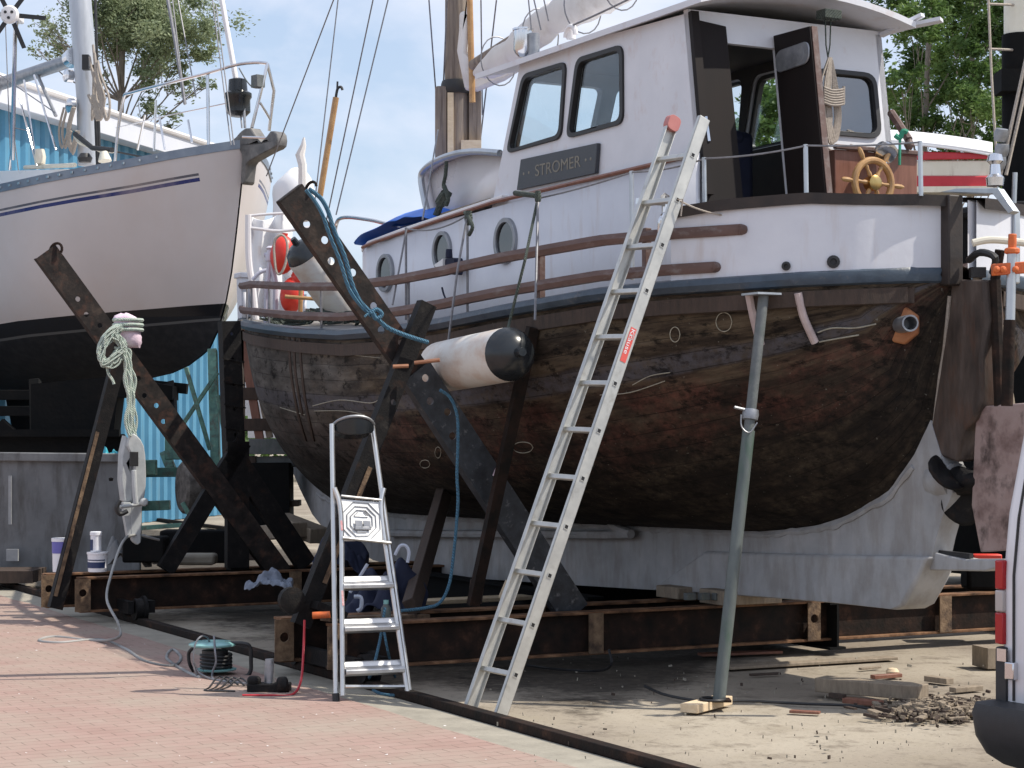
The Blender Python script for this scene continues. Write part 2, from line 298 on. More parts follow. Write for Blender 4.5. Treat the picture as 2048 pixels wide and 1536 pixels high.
# hull planking: UV u = metres along, v = 0 at the keel to 1 at the sheer
def hull_extra(nt, col, t, mp):
    uv = sep(nt, mapping(nt, t, 'UV', (1, 1, 1))); u, v = uv[0], uv[1]
    along = mapping(nt, t, 'UV', (.9, 7, 1)); fine = mapping(nt, t, 'UV', (2.2, 60, 1))
    n1 = noi(nt, along, 2.0, 8, .65); n2 = noi(nt, fine, 1.1, 3, .6); n3 = noi(nt, mapping(nt, t, 'Object', (1, 1, 1.6)), 1.7, 8, .68); n4 = noi(nt, mapping(nt, t, 'Object', (1, 1, 1)), 16, 6, .7)
    wood = ramp(nt, n1, [(.34, (.012, .010, .008)), (.46, (.045, .033, .024)), (.57, (.105, .079, .053)), (.72, (.185, .15, .108))])
    grey = ramp(nt, n1, [(.30, (.045, .042, .038)), (.5, (.095, .088, .08)), (.72, (.17, .16, .148))])
    fwd = ramp(nt, mth(nt, 'ADD', mth(nt, 'MULTIPLY', u, .09), mth(nt, 'MULTIPLY', mth(nt, 'SUBTRACT', n3, .5), .5)), [(.36, 0.0), (.56, 1.0)])
    c = mixc(nt, fwd, wood, grey)
    pl = mth(nt, 'MULTIPLY', v, 15); fr = mth(nt, 'FRACT', pl); fl = mth(nt, 'FLOOR', pl)
    wn = nt.nodes.new('ShaderNodeTexWhiteNoise'); wn.noise_dimensions = '1D'; nt.links.new(fl, wn.inputs['W'])
    c = mixc(nt, mth(nt, 'MULTIPLY', wn.outputs[0], .25), c, (.05, .04, .034))
    # a bluish-grey stripe of old boot topping below mid height
    vb = mth(nt, 'ADD', v, mth(nt, 'MULTIPLY', mth(nt, 'SUBTRACT', n3, .5), .05))
    boot = mth(nt, 'MULTIPLY', ramp(nt, vb, [(.655, 0.0), (.67, 1.0), (.725, 1.0), (.745, 0.0)]), ramp(nt, n4, [(.35, .25), (.6, .85)]))
    c = mixc(nt, boot, c, (.095, .092, .105))
    # remains of red antifouling lower down, then tarry black deepened by painted-in underside shade
    redm = mth(nt, 'MULTIPLY', ramp(nt, vb, [(.30, 0.0), (.38, 1.0), (.60, 1.0), (.67, 0.0)]), ramp(nt, n3, [(.42, .05), (.6, .8)]))
    redm = mth(nt, 'MULTIPLY', redm, mth(nt, 'SUBTRACT', 1.0, mth(nt, 'MULTIPLY', fwd, .75)))
    c = mixc(nt, redm, c, ramp(nt, n4, [(.38, (.045, .020, .016)), (.62, (.14, .056, .042))]))
    tar_shade = ramp(nt, mth(nt, 'ADD', v, mth(nt, 'MULTIPLY', mth(nt, 'SUBTRACT', n3, .5), .30)), [(.36, 1.0), (.62, 0.0)])
    tar_shade = mth(nt, 'MULTIPLY', tar_shade, ramp(nt, n4, [(.34, 1.0), (.64, .45)]))
    c = mixc(nt, tar_shade, c, (.016, .014, .013))
    speck = ramp(nt, noi(nt, mapping(nt, t, 'Object', (1, 1, 1)), 34, 3, .6), [(.69, 0.0), (.74, .8)])
    c = mixc(nt, speck, c, (.20, .19, .16))
    seam = ramp(nt, mth(nt, 'ABSOLUTE', mth(nt, 'SUBTRACT', fr, .5)), [(.466, 0.0), (.494, .6)])
    seam = mth(nt, 'MULTIPLY', seam, ramp(nt, n2, [(.35, .4), (.6, 1.0)]))
    c = mixc(nt, seam, c, (.012, .01, .009))
    blot = ramp(nt, noi(nt, mapping(nt, t, 'Object', (1, 1, 2.2)), 5.5, 8, .75), [(.53, 0.0), (.62, .85)]); c = mixc(nt, blot, c, (.010, .009, .008))
    # bump: seams and grain
    bmp = nt.nodes.new('ShaderNodeBump'); bmp.inputs['Strength'].default_value = .6; bmp.inputs['Distance'].default_value = .012
    h = mth(nt, 'SUBTRACT', mth(nt, 'ADD', mth(nt, 'MULTIPLY', n2, .25), mth(nt, 'MULTIPLY', n4, .6)), seam); nt.links.new(h, bmp.inputs['Height']); nt.links.new(bmp.outputs[0], nt.nodes['Principled BSDF'].inputs['Normal'])
    return c
M['hull'] = mat('weathered_hull_planks', [(.1, .08, .06), (.1, .08, .06)], .88, scale=6, extra=hull_extra, spec=.12)
# yacht hull: UV u = metres aft, v = metres below the sheer; z in object space
def yacht_extra(nt, col, t, mp):
    o = sep(nt, mapping(nt, t, 'Object', (1, 1, 1))); uv = sep(nt, mapping(nt, t, 'UV', (1, 1, 1))); z = o[2]; v = uv[1]
    def band(x, a, b): return mth(nt, 'MULTIPLY', mth(nt, 'GREATER_THAN', x, a), mth(nt, 'LESS_THAN', x, b))
    st = mth(nt, 'GREATER_THAN', uv[0], .35)
    c = mixc(nt, mth(nt, 'MULTIPLY', band(v, .315, .36), st), col, (.02, .03, .14)); c = mixc(nt, mth(nt, 'MULTIPLY', band(v, .262, .292), st), c, (.10, .10, .12))
    d = ramp(nt, noi(nt, mapping(nt, t, 'Object', (1, 1, .5)), 1.6, 6), [(.5, 0.0), (.75, .4)]); c = mixc(nt, d, c, (.55, .45, .40))
    zl = mth(nt, 'ADD', z, mth(nt, 'MULTIPLY', uv[0], .065))
    c = mixc(nt, mth(nt, 'LESS_THAN', zl, 3.20), c, (.012, .013, .016)); c = mixc(nt, band(zl, 3.00, 3.03), c, (.10, .10, .10)); 
    low = mth(nt, 'LESS_THAN', zl, 3.0); c = mixc(nt, mth(nt, 'MULTIPLY', low, .6), c, ramp(nt, noi(nt, mp.outputs[0], 9, 5), [(.4, (.010, .011, .013)), (.7, (.03, .03, .032))]))
    return c
M['yacht'] = mat('yacht_topsides', [(.56, .515, .50), (.61, .56, .545)], .28, scale=1.2, extra=yacht_extra)
yn = M['yacht'].node_tree; ob_ = [x for x in yn.nodes if x.type == 'TEX_COORD'][0]; zz_ = sep(yn, ob_.outputs['Object'])[2]
yn.links.new(mth(yn, 'ADD', .26, mth(yn, 'MULTIPLY', mth(yn, 'LESS_THAN', zz_, 3.02), .6)), yn.nodes['Principled BSDF'].inputs['Roughness']); yn.nodes['Principled BSDF'].inputs['Specular IOR Level'].default_value = .35
def strand(m, k=95):      # twisted-strand relief for ropes
    nt = m.node_tree; t = [x for x in nt.nodes if x.type == 'TEX_COORD'][0]; wv = nt.nodes.new('ShaderNodeTexWave'); wv.bands_direction = 'DIAGONAL'; wv.inputs['Scale'].default_value = k/6.28; wv.inputs['Distortion'].default_value = 1.2
    nt.links.new(t.outputs['Object'], wv.inputs['Vector']); b = nt.nodes['Principled BSDF']; bp = nt.nodes.new('ShaderNodeBump'); bp.inputs['Strength'].default_value = .6; bp.inputs['Distance'].default_value = .01; nt.links.new(wv.outputs['Fac'], bp.inputs['Height']); nt.links.new(bp.outputs[0], b.inputs['Normal'])
    src = b.inputs['Base Color'].links[0].from_socket; nt.links.new(mixc(nt, mth(nt, 'MULTIPLY', mth(nt, 'SUBTRACT', 1.0, wv.outputs['Fac']), .28), src, (.08, .08, .07)), b.inputs['Base Color'])
for q, k in (('ropew', 330), ('ropeg', 210), ('ropeb', 180), ('ropedk', 180)): strand(M[q], k)
# ---------------- ground ----------------
def ground_extra(nt, col, t, mp):
    o = mapping(nt, t, 'Object', (1, 1, 1))
    a = noi(nt, o, .55, 8, .65); c = mixc(nt, ramp(nt, a, [(.42, 0.0), (.62, .75)]), col, (.20, .165, .13))
    b = noi(nt, o, 3.2, 8, .75); c = mixc(nt, ramp(nt, b, [(.52, 0.0), (.68, .8)]), c, (.13, .105, .08))
    d = noi(nt, o, 38, 4, .7); c = mixc(nt, ramp(nt, d, [(.60, 0.0), (.70, .75)]), c, (.10, .085, .07))
    # under-hull shade painted into the ground, mixed with tarry scrapings, near rail to keel
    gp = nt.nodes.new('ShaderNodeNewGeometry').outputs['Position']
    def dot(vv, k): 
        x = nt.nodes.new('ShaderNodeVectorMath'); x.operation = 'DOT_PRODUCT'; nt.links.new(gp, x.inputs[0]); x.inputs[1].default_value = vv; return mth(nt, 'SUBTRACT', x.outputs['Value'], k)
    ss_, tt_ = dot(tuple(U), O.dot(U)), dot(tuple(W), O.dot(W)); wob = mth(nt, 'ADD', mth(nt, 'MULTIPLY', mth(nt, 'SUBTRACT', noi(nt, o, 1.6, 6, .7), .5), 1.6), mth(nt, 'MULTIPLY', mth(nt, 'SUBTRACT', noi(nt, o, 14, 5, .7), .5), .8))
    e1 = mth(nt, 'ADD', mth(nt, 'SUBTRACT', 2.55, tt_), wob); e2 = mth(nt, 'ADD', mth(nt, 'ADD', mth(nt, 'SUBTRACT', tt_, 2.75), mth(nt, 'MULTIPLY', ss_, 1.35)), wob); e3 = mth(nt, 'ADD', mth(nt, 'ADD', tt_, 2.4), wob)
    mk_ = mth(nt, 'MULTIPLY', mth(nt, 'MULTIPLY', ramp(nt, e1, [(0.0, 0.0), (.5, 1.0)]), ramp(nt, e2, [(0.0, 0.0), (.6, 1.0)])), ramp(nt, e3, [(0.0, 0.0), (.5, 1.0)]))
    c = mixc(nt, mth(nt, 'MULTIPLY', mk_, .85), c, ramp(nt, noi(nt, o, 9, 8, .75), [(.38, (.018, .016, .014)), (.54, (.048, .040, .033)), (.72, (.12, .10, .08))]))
    e = noi(nt, o, 24, 4, .7); return mixc(nt, ramp(nt, e, [(.66, 0.0), (.74, .6)]), c, (.52, .46, .37))
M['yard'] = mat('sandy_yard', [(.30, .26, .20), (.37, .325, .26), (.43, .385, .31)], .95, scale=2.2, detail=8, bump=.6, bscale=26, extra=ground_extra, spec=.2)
def brick_extra(nt, col, t, mp):
    v = mapping(nt, t, 'Object', (1, 1, 1), rot=(0, 0, R(-28)))
    b = nt.nodes.new('ShaderNodeTexBrick'); nt.links.new(v, b.inputs['Vector']); b.inputs['Scale'].default_value = 1; b.inputs['Brick Width'].default_value = .20; b.inputs['Row Height'].default_value = .10
    b.inputs['Mortar Size'].default_value = .0042; b.inputs['Mortar Smooth'].default_value = .4; b.inputs['Color1'].default_value = (.305, .195, .168, 1); b.inputs['Color2'].default_value = (.36, .245, .213, 1); b.inputs['Mortar'].default_value = (.185, .14, .115, 1); b.inputs['Bias'].default_value = 0
    c = mixc(nt, .5, b.outputs['Color'], col)
    a = noi(nt, mapping(nt, t, 'Object', (1, 1, 1)), .9, 8, .7); c = mixc(nt, ramp(nt, a, [(.42, 0.0), (.66, .85)]), c, (.34, .285, .235))
    e = noi(nt, mapping(nt, t, 'Object', (1, 1, 1)), 30, 4, .7); c = mixc(nt, ramp(nt, e, [(.64, 0.0), (.73, .5)]), c, (.16, .11, .09))
    gaps = ramp(nt, noi(nt, v, 6, 4, .7), [(.4, .25), (.62, 1.0)])
    c = mixc(nt, mth(nt, 'MULTIPLY', mth(nt, 'MULTIPLY', b.outputs['Fac'], gaps), .42), c, (.10, .07, .055))
    bp = nt.nodes.new('ShaderNodeBump'); bp.inputs['Strength'].default_value = .5; bp.inputs['Distance'].default_value = .006
    nt.links.new(mth(nt, 'SUBTRACT', mth(nt, 'MULTIPLY', e, .5), b.outputs['Fac']), bp.inputs['Height']); nt.links.new(bp.outputs[0], nt.nodes['Principled BSDF'].inputs['Normal'])
    return c
M['brick'] = mat('red_brick_pavers', [(.31, .21, .175), (.39, .285, .245)], .9, scale=3, detail=8, extra=brick_extra, spec=.2)
g = MB(); n = 60
xs = [-600, -200, -80, -40]+[-20+i for i in range(41)]+[40, 80, 200, 600]; ys = [-60, -20]+[i for i in range(0, 45)]+[60, 100, 250, 1200]
g.grid([[V(x, y, (noise.noise(V(x*.7, y*.7, 0))*.012 if 2 < y < 40 and abs(x) < 19 else 0)-.014) for y in ys] for x in xs])
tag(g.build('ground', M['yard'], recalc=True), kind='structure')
TR = 2.98
def strip(t0, t1, s0, s1, z): return [B(s0, t0, z), B(s0, t1, z), B(s1, t1, z), B(s1, t0, z)]
g = MB(); rows = []
for s in [i*.5 for i in range(-24, 60)]:
    e = TR+.34+.05*noise.noise(V(s*1.3, 0, 3)); rows.append([B(s, e, .006), B(s, TR+3, .006), B(s, TR+14, .006)])
g.grid(rows); tag(g.build('paving', M['brick']), kind='structure')
g = MB(); g.grid([[B(s, TR+.05, .002), B(s, TR+.20, .002), B(s, TR+.46, .002)] for s in [i*.5 for i in range(-24, 60)]]); tag(g.build('kerb_strip', M['concrete']), kind='structure')
def rail(t, label):
    m = MB(); s0, s1 = -10, 34
    m.box(B((s0+s1)/2, t, .025), (s1-s0, .075, .055), (U, W, V(0, 0, 1))); m.box(B((s0+s1)/2, t-.085, .012), (s1-s0, .035, .03), (U, W, V(0, 0, 1)))
    o = m.build('slipway_rail', M['rust'], bevel=.006); tag(o, label, 'rail', 'slipway rails'); return o
rail(TR, 'rusty slipway rail bordering the brick paving'); rail(-TR, 'rusty slipway rail on the far side under the wooden boat')
# pale litter flecks on the paving and chips on the sand
g = MB()
for i in range(420):
    s, t = rnd.uniform(-5, 9), TR+.3+abs(rnd.gauss(0, 2.2)); p = B(s, t, .009); r = rnd.uniform(.004, .011); a = rnd.random()*6
    g.add([p+V(r*math.cos(a+k*2), r*math.sin(a+k*2)*rnd.uniform(.5, 1), .003*(k == 1)) for k in range(3)], [(0, 1, 2)])
tag(g.build('litter_flecks', M['sail'], recalc=False), 'tiny pale flecks scattered over the red brick paving', 'litter', kind='stuff')
def shards(name, m, cnt, px, py, size, seed, spread=None):
    r_ = random.Random(seed); g = MB()
    for i in range(cnt):
        x, y = (r_.uniform(*px), r_.uniform(*py)) if not spread else (r_.gauss(*px), r_.gauss(*py))
        if y < 1300: continue
        c = G(x, y); l = r_.uniform(*size)*(3 if r_.random() < .2 else 1); wd = l*r_.uniform(.15, .6); h = r_.uniform(.004, .02); a = r_.random()*6.3; c = c+V(0, 0, (.055*math.exp(-((x-1885)/38)**2-((y-1422)/12)**2) if spread else 0)*r_.random())
        X = V(math.cos(a), math.sin(a), r_.uniform(-.25, .25)).normalized(); Z = V(0, 0, 1); Yv = Z.cross(X).normalized(); g.box(c+V(0, 0, h/2+r_.uniform(0, .02)), (l, wd, h), (X, Yv, X.cross(Yv)))
    return g.build(name, m)
tag(shards('wood_chips', M['wood'], 1300, (1882, 46), (1422, 9), (.010, .035), 3, True), 'heap of brown chips and scraps on the sand beside the van', 'debris', kind='stuff')
tag(shards('bark_scraps', M['darkwood'], 420, (1870, 60), (1424, 12), (.01, .04), 4, True), 'dark splinters mixed in the scrap heap beside the van', 'debris', kind='stuff')
tag(shards('ground_grit', M['darkwood'], 70, (980, 2030), (1310, 1530), (.003, .009), 5), 'fine dark grit strewn over the sandy yard', 'grit', kind='stuff')
tag(shards('pale_grit', M['concrete'], 130, (980, 2030), (1320, 1530), (.003, .010), 6), 'fine pale grit strewn over the sandy yard', 'grit', kind='stuff')
# ---------------- the wooden boat ----------------
T_TAB = [(0, .10), (.05, .35), (.15, .62), (.35, .93), (.6, 1.2), (1, 1.44), (1.5, 1.62), (2.5, 1.8), (4, 1.88), (5, 1.88), (6, 1.84), (7, 1.71), (8, 1.50), (9.5, 1.0), (11, .49), (12.0, .10), (12.3, .03)]
Z_TAB = [(0, 2.535), (.15, 2.515), (.6, 2.485), (1.5, 2.46), (2.5, 2.40), (3.3, 2.355), (4, 2.335), (5, 2.345), (6, 2.405), (7, 2.48), (8, 2.555), (9.5, 2.65), (11, 2.75), (12.3, 2.85)]
K_TAB = [(0, 2.45), (.06, 2.2), (.12, 1.95), (.2, 1.6), (.35, 1.4), (.57, 1.2), (1.14, .99), (1.87, .90), (5, .84), (8, .8), (9.4, .84), (10.1, 1.0), (10.5, 1.25), (11, 1.6), (11.6, 2.0), (12.1, 2.5), (12.3, 2.80)]
def tb(s): return interp(T_TAB, s)
def zs(s): return interp(Z_TAB, s)
def zk(s): return interp(K_TAB, s)
def smoothstep(a, b, x): x = max(0, min(1, (x-a)/(b-a))); return x*x*(3-2*x)
boat = thing('fishing_boat', B(0, 0, 0), 'old wooden motor sailer with bare brown planking, white wheelhouse and name board', 'boat', math.atan2(U.y, U.x))
SS = [0, .03, .06, .1, .15, .2, .27, .35, .45, .6, .8, 1, 1.3, 1.6, 2, 2.5, 3, 3.5, 4, 4.5, 5, 5.5, 6, 6.5, 7, 7.5, 8, 8.5, 9, 9.5, 10, 10.4, 10.8, 11.2, 11.6, 11.9, 12.1, 12.3]
NQ = 26
def section(s, side):
    full = smoothstep(0, 3.0, s)*(1-smoothstep(7.0, 12, s)); t1, a, b = tb(s), zk(s), zs(s); out = []; uv = []
    for i in range(NQ+1):
        q = i/NQ; ph = q
        zf = ph**lerp(1.0, 1.25, full); tf = 1-(1-zf)**lerp(1.45, 2.9, full); tf = tf**lerp(.95, .62, full)
        out.append(B(s, side*max(.05*(1 if s < 12.3 else .4), t1*tf if q > 0 else .0+.05), a+(b-a)*zf)); uv.append((s, q))
    return out, uv
hb = MB()
for side in (1, -1):
    rows, uvs = zip(*[section(s, side) for s in SS]); hb.grid(rows, uvs=uvs)
hull = hb.build('hull', M['hull'], boat, ang=50)
tree_ = BVHTree.FromPolygons(hb.v, hb.f)
def hullpt(x, y, off=.006):
    d = V((x-CX)/F, 1, (HY-y)/F).normalized(); o = V(0, 0, H); h = tree_.ray_cast(o, d); return (h[0]-d*off) if h[0] else None
def onhull(pts, off=.006): return [p for p in (hullpt(x, y, off) for x, y in pts) if p]
def hullside(s, z, off=0):
    a, b = zk(s), zs(s); o = B(s, 4, z); h = tree_.ray_cast(o, -W); return (h[0]+W*off) if h[0] else B(s, tb(s)+off, z)
# keel and deadwood
def cp(x, y): return Bp(x, y, 0)
kp = [cp(x, y) for x, y in [(1900, 905), (1912, 940), (1925, 985), (1905, 1030), (1892, 1075), (1884, 1112), (1862, 1165), (1838, 1208), (1822, 1216), (1700, 1203), (1560, 1192), (1340, 1180), (1140, 1168), (900, 1152), (760, 1120)]]
kp += [B(s, 0, z) for s, z in [(8.9, .42), (9.55, .50), (10.05, .72), (10.4, .98), (10.75, 1.28), (10.62, 1.36), (10.3, 1.14), (9.9, 1.0), (9.2, .93), (8, .93), (5, .93), (1.9, .96), (1.2, 1.04), (.62, 1.25), (.36, 1.45), (.2, 1.66)]]
k = MB(); k.prism([p+W*.075 for p in kp], -W*.15); k.build('keel', M['keel'], boat, bevel=.02)
bl = [cp(x, y) for x, y in [(1330, 1178), (1438, 1102), (1640, 1108), (1886, 1112), (1863, 1166), (1839, 1209), (1822, 1218), (1700, 1205), (1560, 1194)]]
k = MB(); k.prism([p+W*.13 for p in bl], -W*.26); k.build('ballast_keel', M['keel'], boat, bevel=.02)
# garboard fillet: flare of the deadwood into the hull
k = MB(); gs = [.36+i*.05 for i in range(192)]; k.tube([B(s, .075, zk(s)-.015+.018*noise.noise(V(s*7, 0, 0))) for s in gs], [.022*(1+.7*noise.noise(V(s*11, 2, 0))) for s in gs], 6); k.build('garboard', M['keel'], boat)
k = MB(); k.tube(smooth_pts([Bp(x, y, .16) for x, y in [(770, 1066), (900, 1068), (1050, 1068), (1200, 1070), (1262, 1068)]], 4), .035); k.tube(smooth_pts([Bp(x, y, .16) for x, y in [(1262, 1068), (1235, 1058), (1222, 1045), (1217, 1025)]], 4), [.035]*12+[.05]); k.build('cooling_pipe', M['keel'], boat)
# sternpost, rusty upper post
sp = [cp(x, y) for x, y in [(1908, 560), (1986, 560), (1992, 640), (1980, 720), (1982, 800), (1966, 838), (1945, 862), (1932, 925), (1905, 915), (1886, 905), (1878, 860), (1893, 760), (1904, 660)]]
k = MB(); k.prism([p+W*.07 for p in sp], -W*.14); k.build('sternpost', mat('sternpost_wood', [(.03, .022, .018), (.075, .055, .045), (.14, .11, .095)], .8, scale=4, stretch=(2, 2, .6), bump=.4, pos=[.3, .5, .75], extra=stains((.10, .045, .025), .58, (3, 3, .9), .7)), boat, bevel=.02)
# propeller: hub and three blades
pr = MB(); hc = Bp(1918, 962, 0); ax = -U
pr.lathe([(.07, -.06), (.085, 0), (.07, .1), (.03, .17)], hc, ax, 16)
for a in (20, 140, 262):
    d = W*math.cos(R(a))+V(0, 0, 1)*math.sin(R(a)); e = ax.cross(d); rows = []
    for i in range(9):
        f = i/8; r_ = .05+.22*f; wd = .14*math.sin(math.pi*min(1, .22+.75*f))**.7; tw = R(58-30*f); cd_ = e*math.cos(tw)+ax*math.sin(tw); rows.append([hc+ax*.03+d*r_+cd_*(wd*k_) for k_ in (-1, -.5, 0, .5, 1)])
    pr.grid(rows)
pr.build('propeller', M['blackpaint'], boat, solid=.014)
k = MB(); k.lathe([(.11, 0), (.12, .1), (.10, .2)], hc+U*.02, U, 18); k.build('stern_tube', M['keel'], boat)
# skeg heel and rudder
k = MB(); k.prism([cp(x, y)+W*.06 for x, y in [(1858, 1098), (1905, 1110), (1945, 1118), (2010, 1118), (2030, 1128), (1985, 1142), (1860, 1140)]], -W*.12); k.build('skeg', M['keel'], boat, bevel=.01)
rud = [cp(x, y) for x, y in [(1958, 838), (1978, 812), (2052, 806), (2100, 812), (2100, 1020), (2052, 1098), (1968, 1104), (1950, 1010), (1955, 900)]]
k = MB(); k.prism([p+W*.03 for p in rud], -W*.06)
rd = k.build('rudder', mat('faded_pink_antifouling', [(.16, .10, .09), (.33, .24, .22), (.40, .31, .29)], .8, scale=5, bump=.3, pos=[.33, .5, .75], extra=stains((.06, .04, .035), .6, (4, 4, 3), .9)), boat, bevel=.01)
k = MB(); k.tube([cp(2000, 812), cp(1990, 560)], .035); k.tube([cp(2000, 500), cp(1990, 560)], .03); k.build('rudder_stock', M['rust'], boat)
k = MB(); k.bar(cp(1868, 1103)+W*.02, cp(1948, 1112)+W*.02, .03, .03); k.build('grease_pipe', M['black'], boat)
# rubbing strake, plank sheer, deck
def alongsheer(dz, dt, s0, s1, side, step=.15):
    out = []; s = s0
    while s < s1+1e-6: out.append(B(s, side*max(.02, tb(s)+dt), zs(s)+dz)); s += step if s > .6 else .05
    return out
for side in (1, -1):
    k = MB(); rows = []
    for p, s in zip(alongsheer(0, 0, 0, 12.25, side), alongsheer(0, .1, 0, 12.25, side)):
        o = (s-p); o.z = 0; o = o.normalized(); rows.append([p+o*a+V(0, 0, b) for a, b in [(-.02, -.055), (.04, -.045), (.065, -.01), (.05, .025), (.0, .04), (-.05, .04)]])
    k.grid(rows, closed=True); k.build('rubbing_strake', M['blue_strake'], boat)
    k = MB(); rows = []
    for p, s in zip(alongsheer(-.125, 0, .05, 12.1, side), alongsheer(-.125, .1, .05, 12.1, side)):
        o = (s-p); o.z = 0; o = o.normalized(); rows.append([p+o*a+V(0, 0, b) for a, b in [(-.03, -.05), (.018, -.045), (.022, .045), (-.03, .05)]])
    k.grid(rows, closed=True); k.build('sheer_plank', M['darkwood'], boat)
k = MB(); k.grid([[B(s, max(.03, tb(s)-.01)*f, zs(s)-.0+.05*(1-f*f)) for f in (-1, -.5, 0, .5, 1)] for s in SS]); k.build('deck', M['deck'], boat)
# white bulwark round the stern with dark cap
def bulw(side):
    rows = []; cap = []
    ss = [0, .04, .08, .12, .16, .2, .25, .3, .36, .44, .5, .6, .7, .8, .9, .98]
    for s in ss:
        h = interp([(0, .45), (.3, .49), (.7, .485), (1.0, .46)], s); t = max(.03, tb(s)+.012); p = B(s, side*t, zs(s)); t2 = max(.0, t-.05)
        rows.append([p+V(0, 0, .03), p+V(0, 0, h), B(s+.02, side*t2, zs(s)+h), B(s+.02, side*t2, zs(s)+.03)]); cap.append((s, t, zs(s)+h))
    m = MB(); m.grid(rows, closed=True); o = m.build('bulwark', M['white'], boat)
    m = MB(); m.grid([[B(s-(.04 if s < .05 else 0), side*(t+.03), z-.055), B(s-(.04 if s < .05 else 0), side*(t+.035), z+.012), B(s+.05, side*max(-.02, t-.09), z+.018), B(s+.05, side*max(-.02, t-.09), z-.01), B(s, side*(t-.0), z-.0)] for s, t, z in cap], closed=True)
    m.build('bulwark_cap', M['capbrown'], boat)
bulw(1); bulw(-1)
k = MB(); k.bar(B(-.02, .10, 2.46), B(-.02, .10, 3.0), .11, .09, up=U); k.build('stern_stanchion', M['capbrown'], boat, bevel=.01)
k = MB(); k.bar(B(.10, -.50, 2.5), B(.10, -.5, 2.95), .05, .06, up=U); k.build('stern_stanchion', M['steelpost'], boat, bevel=.01)
k = MB(); k.prism([Bp(x, y, 0) for x, y in [(1892, 386), (1925, 379), (2008, 378), (2040, 424), (2030, 430), (1998, 390)]], W*.05+V(0, 0, .004)); k.build('fairlead_plate', M['steelpost'], boat, bevel=.004)
k = MB(); k.lathe([(.05, 0), (.055, .05), (.035, .07), (.03, .13), (.05, .15), (.04, .19), (.01, .2)], Bp(1990, 372, -.25), (0, 0, 1), 14); k.build('stern_roller', M['chrome'], boat)
# scuppers
for x, y, r_ in ((1572, 545, .024), (1668, 538, .034)):
    p = Bp(x, y, interp([(1572, 1.0), (1668, .80)], x)); d = V(p.x, p.y, p.z-H).normalized()
    bt = BVHTree.FromPolygons(hb.v, hb.f); k = MB()
    sx = min([i*.01 for i in range(140)], key=lambda s: abs((B(s, tb(s)+.012, 0).x/B(s, tb(s)+.012, 0).y*F+CX)-x)); c = B(sx, tb(sx)+.015, zs(sx)+.03+.045+(.012 if r_ > .03 else 0)); nn = (B(sx, tb(sx), 0)-B(sx+.05, tb(sx+.05), 0)).normalized().cross(V(0, 0, 1)); nn = nn if nn.dot(W) > 0 else -nn
    k.lathe([(r_, -.01), (r_*1.15, .012), (r_*.6, .014), (r_*.55, .0)], c, nn, 14); k.build('scupper', M['black'], boat)
# brown guard rails with stanchions
def rail_row(dz, s0, s1, side, hh=.066):
    m = MB(); rows = []
    s = s0
    while s <= s1+1e-6:
        t = max(.02, tb(s)+.03); z = zs(s)+interp(dz, s); rows.append([B(s, side*t, z-hh/2), B(s, side*(t+.012), z), B(s, side*t, z+hh/2), B(s, side*(t-.045), z+hh/2), B(s, side*(t-.045), z-hh/2)]); s += .1
    m.grid(rows, closed=True); m.f += [tuple(range(5)), tuple(range(len(m.v)-5, len(m.v)))]
    m.lathe([(.001, -.03), (hh*.42, -.025), (hh*.49, 0), (hh*.42, .02), (.001, .024)], (rows[0][1]+rows[0][3])/2+V(0, 0, -hh*.25), (rows[0][1]-B(s0, 0, 0)).cross(V(0, 0, 1)).cross(V(0, 0, 1)), 16)
    return m.build('guard_rail', M['brownpaint'], boat)
for side in (1, -1):
    rail_row([(.5, .31), (3, .36), (12, .40)], .58, 12.3, side); rail_row([(.5, .095), (3, .13), (12, .14)], .72, 12.3, side)
for s in (1.2, 2.15, 3.9, 5.6, 7.3, 9.2, 10.6):
    for side in (1, -1):
        k = MB(); w_ = .045 if s < 3 else .018; k.bar(B(s, side*(tb(s)-.035), zs(s)), B(s, side*(tb(s)-.035), zs(s)+.38), w_, w_, up=U); k.build('rail_stanchion', M['brownpaint'] if s < 3 else M['wire'], boat, bevel=.004)
k = MB(); k.bar(B(12.2, 0, 2.7), B(12.25, 0, 3.35), .16, .14, up=U); k.box(B(12.25, 0, 3.36), (.2, .2, .06), (U, W, V(0, 0, 1))); k.build('stem_head', M['white'], boat, bevel=.01)
for side in (1, -1):
    k = MB(); k.grid([[B(s, side*max(.03, tb(s)-.02), zs(s)+.05), B(s, side*max(.03, tb(s)-.02), zs(s)+.33)] for s in (11.3, 11.6, 11.9, 12.2)]); k.build('bow_bulwark', M['white'], boat, solid=.04)
# trunk cabin
TC = .85
def trunk():
    out = [(1.58, TC), (6.2, TC), (6.9, TC*.97), (7.3, TC*.82), (7.5, TC*.5), (7.55, 0)]; full = [(s, t) for s, t in out]+[(s, -t) for s, t in reversed(out[:-1])]
    top = lambda s: interp([(1.5, 3.40), (4.5, 3.375), (7.6, 3.2)], s)
    m = MB(); m.grid([[B(s, t, 2.25), B(s, t, top(s))] for s, t in full]); m.build('cabin_trunk', M['white'], boat, solid=.03)
    m = MB(); lp = [B(max(4.3, s)+(.03 if s > 7 else 0), t*1.02, top(max(4.3, s))) for s, t in full]; m.add(lp, [tuple(range(len(lp)))]); m.prism(lp, V(0, 0, .035)); m.build('trunk_roof', M['white2'], boat, bevel=.01)
    m = MB(); m.tube([B(s, TC+.022, top(s)-.01) for s in (1.6, 3, 4.4, 5.6, 6.2, 6.7)]+[B(7.0, TC*.97+.02, top(7)-.01)], .016, 6); m.build('roof_moulding', M['mahog'], boat)
trunk()
def wpt(x, y, t): return Bp(x, y, t)
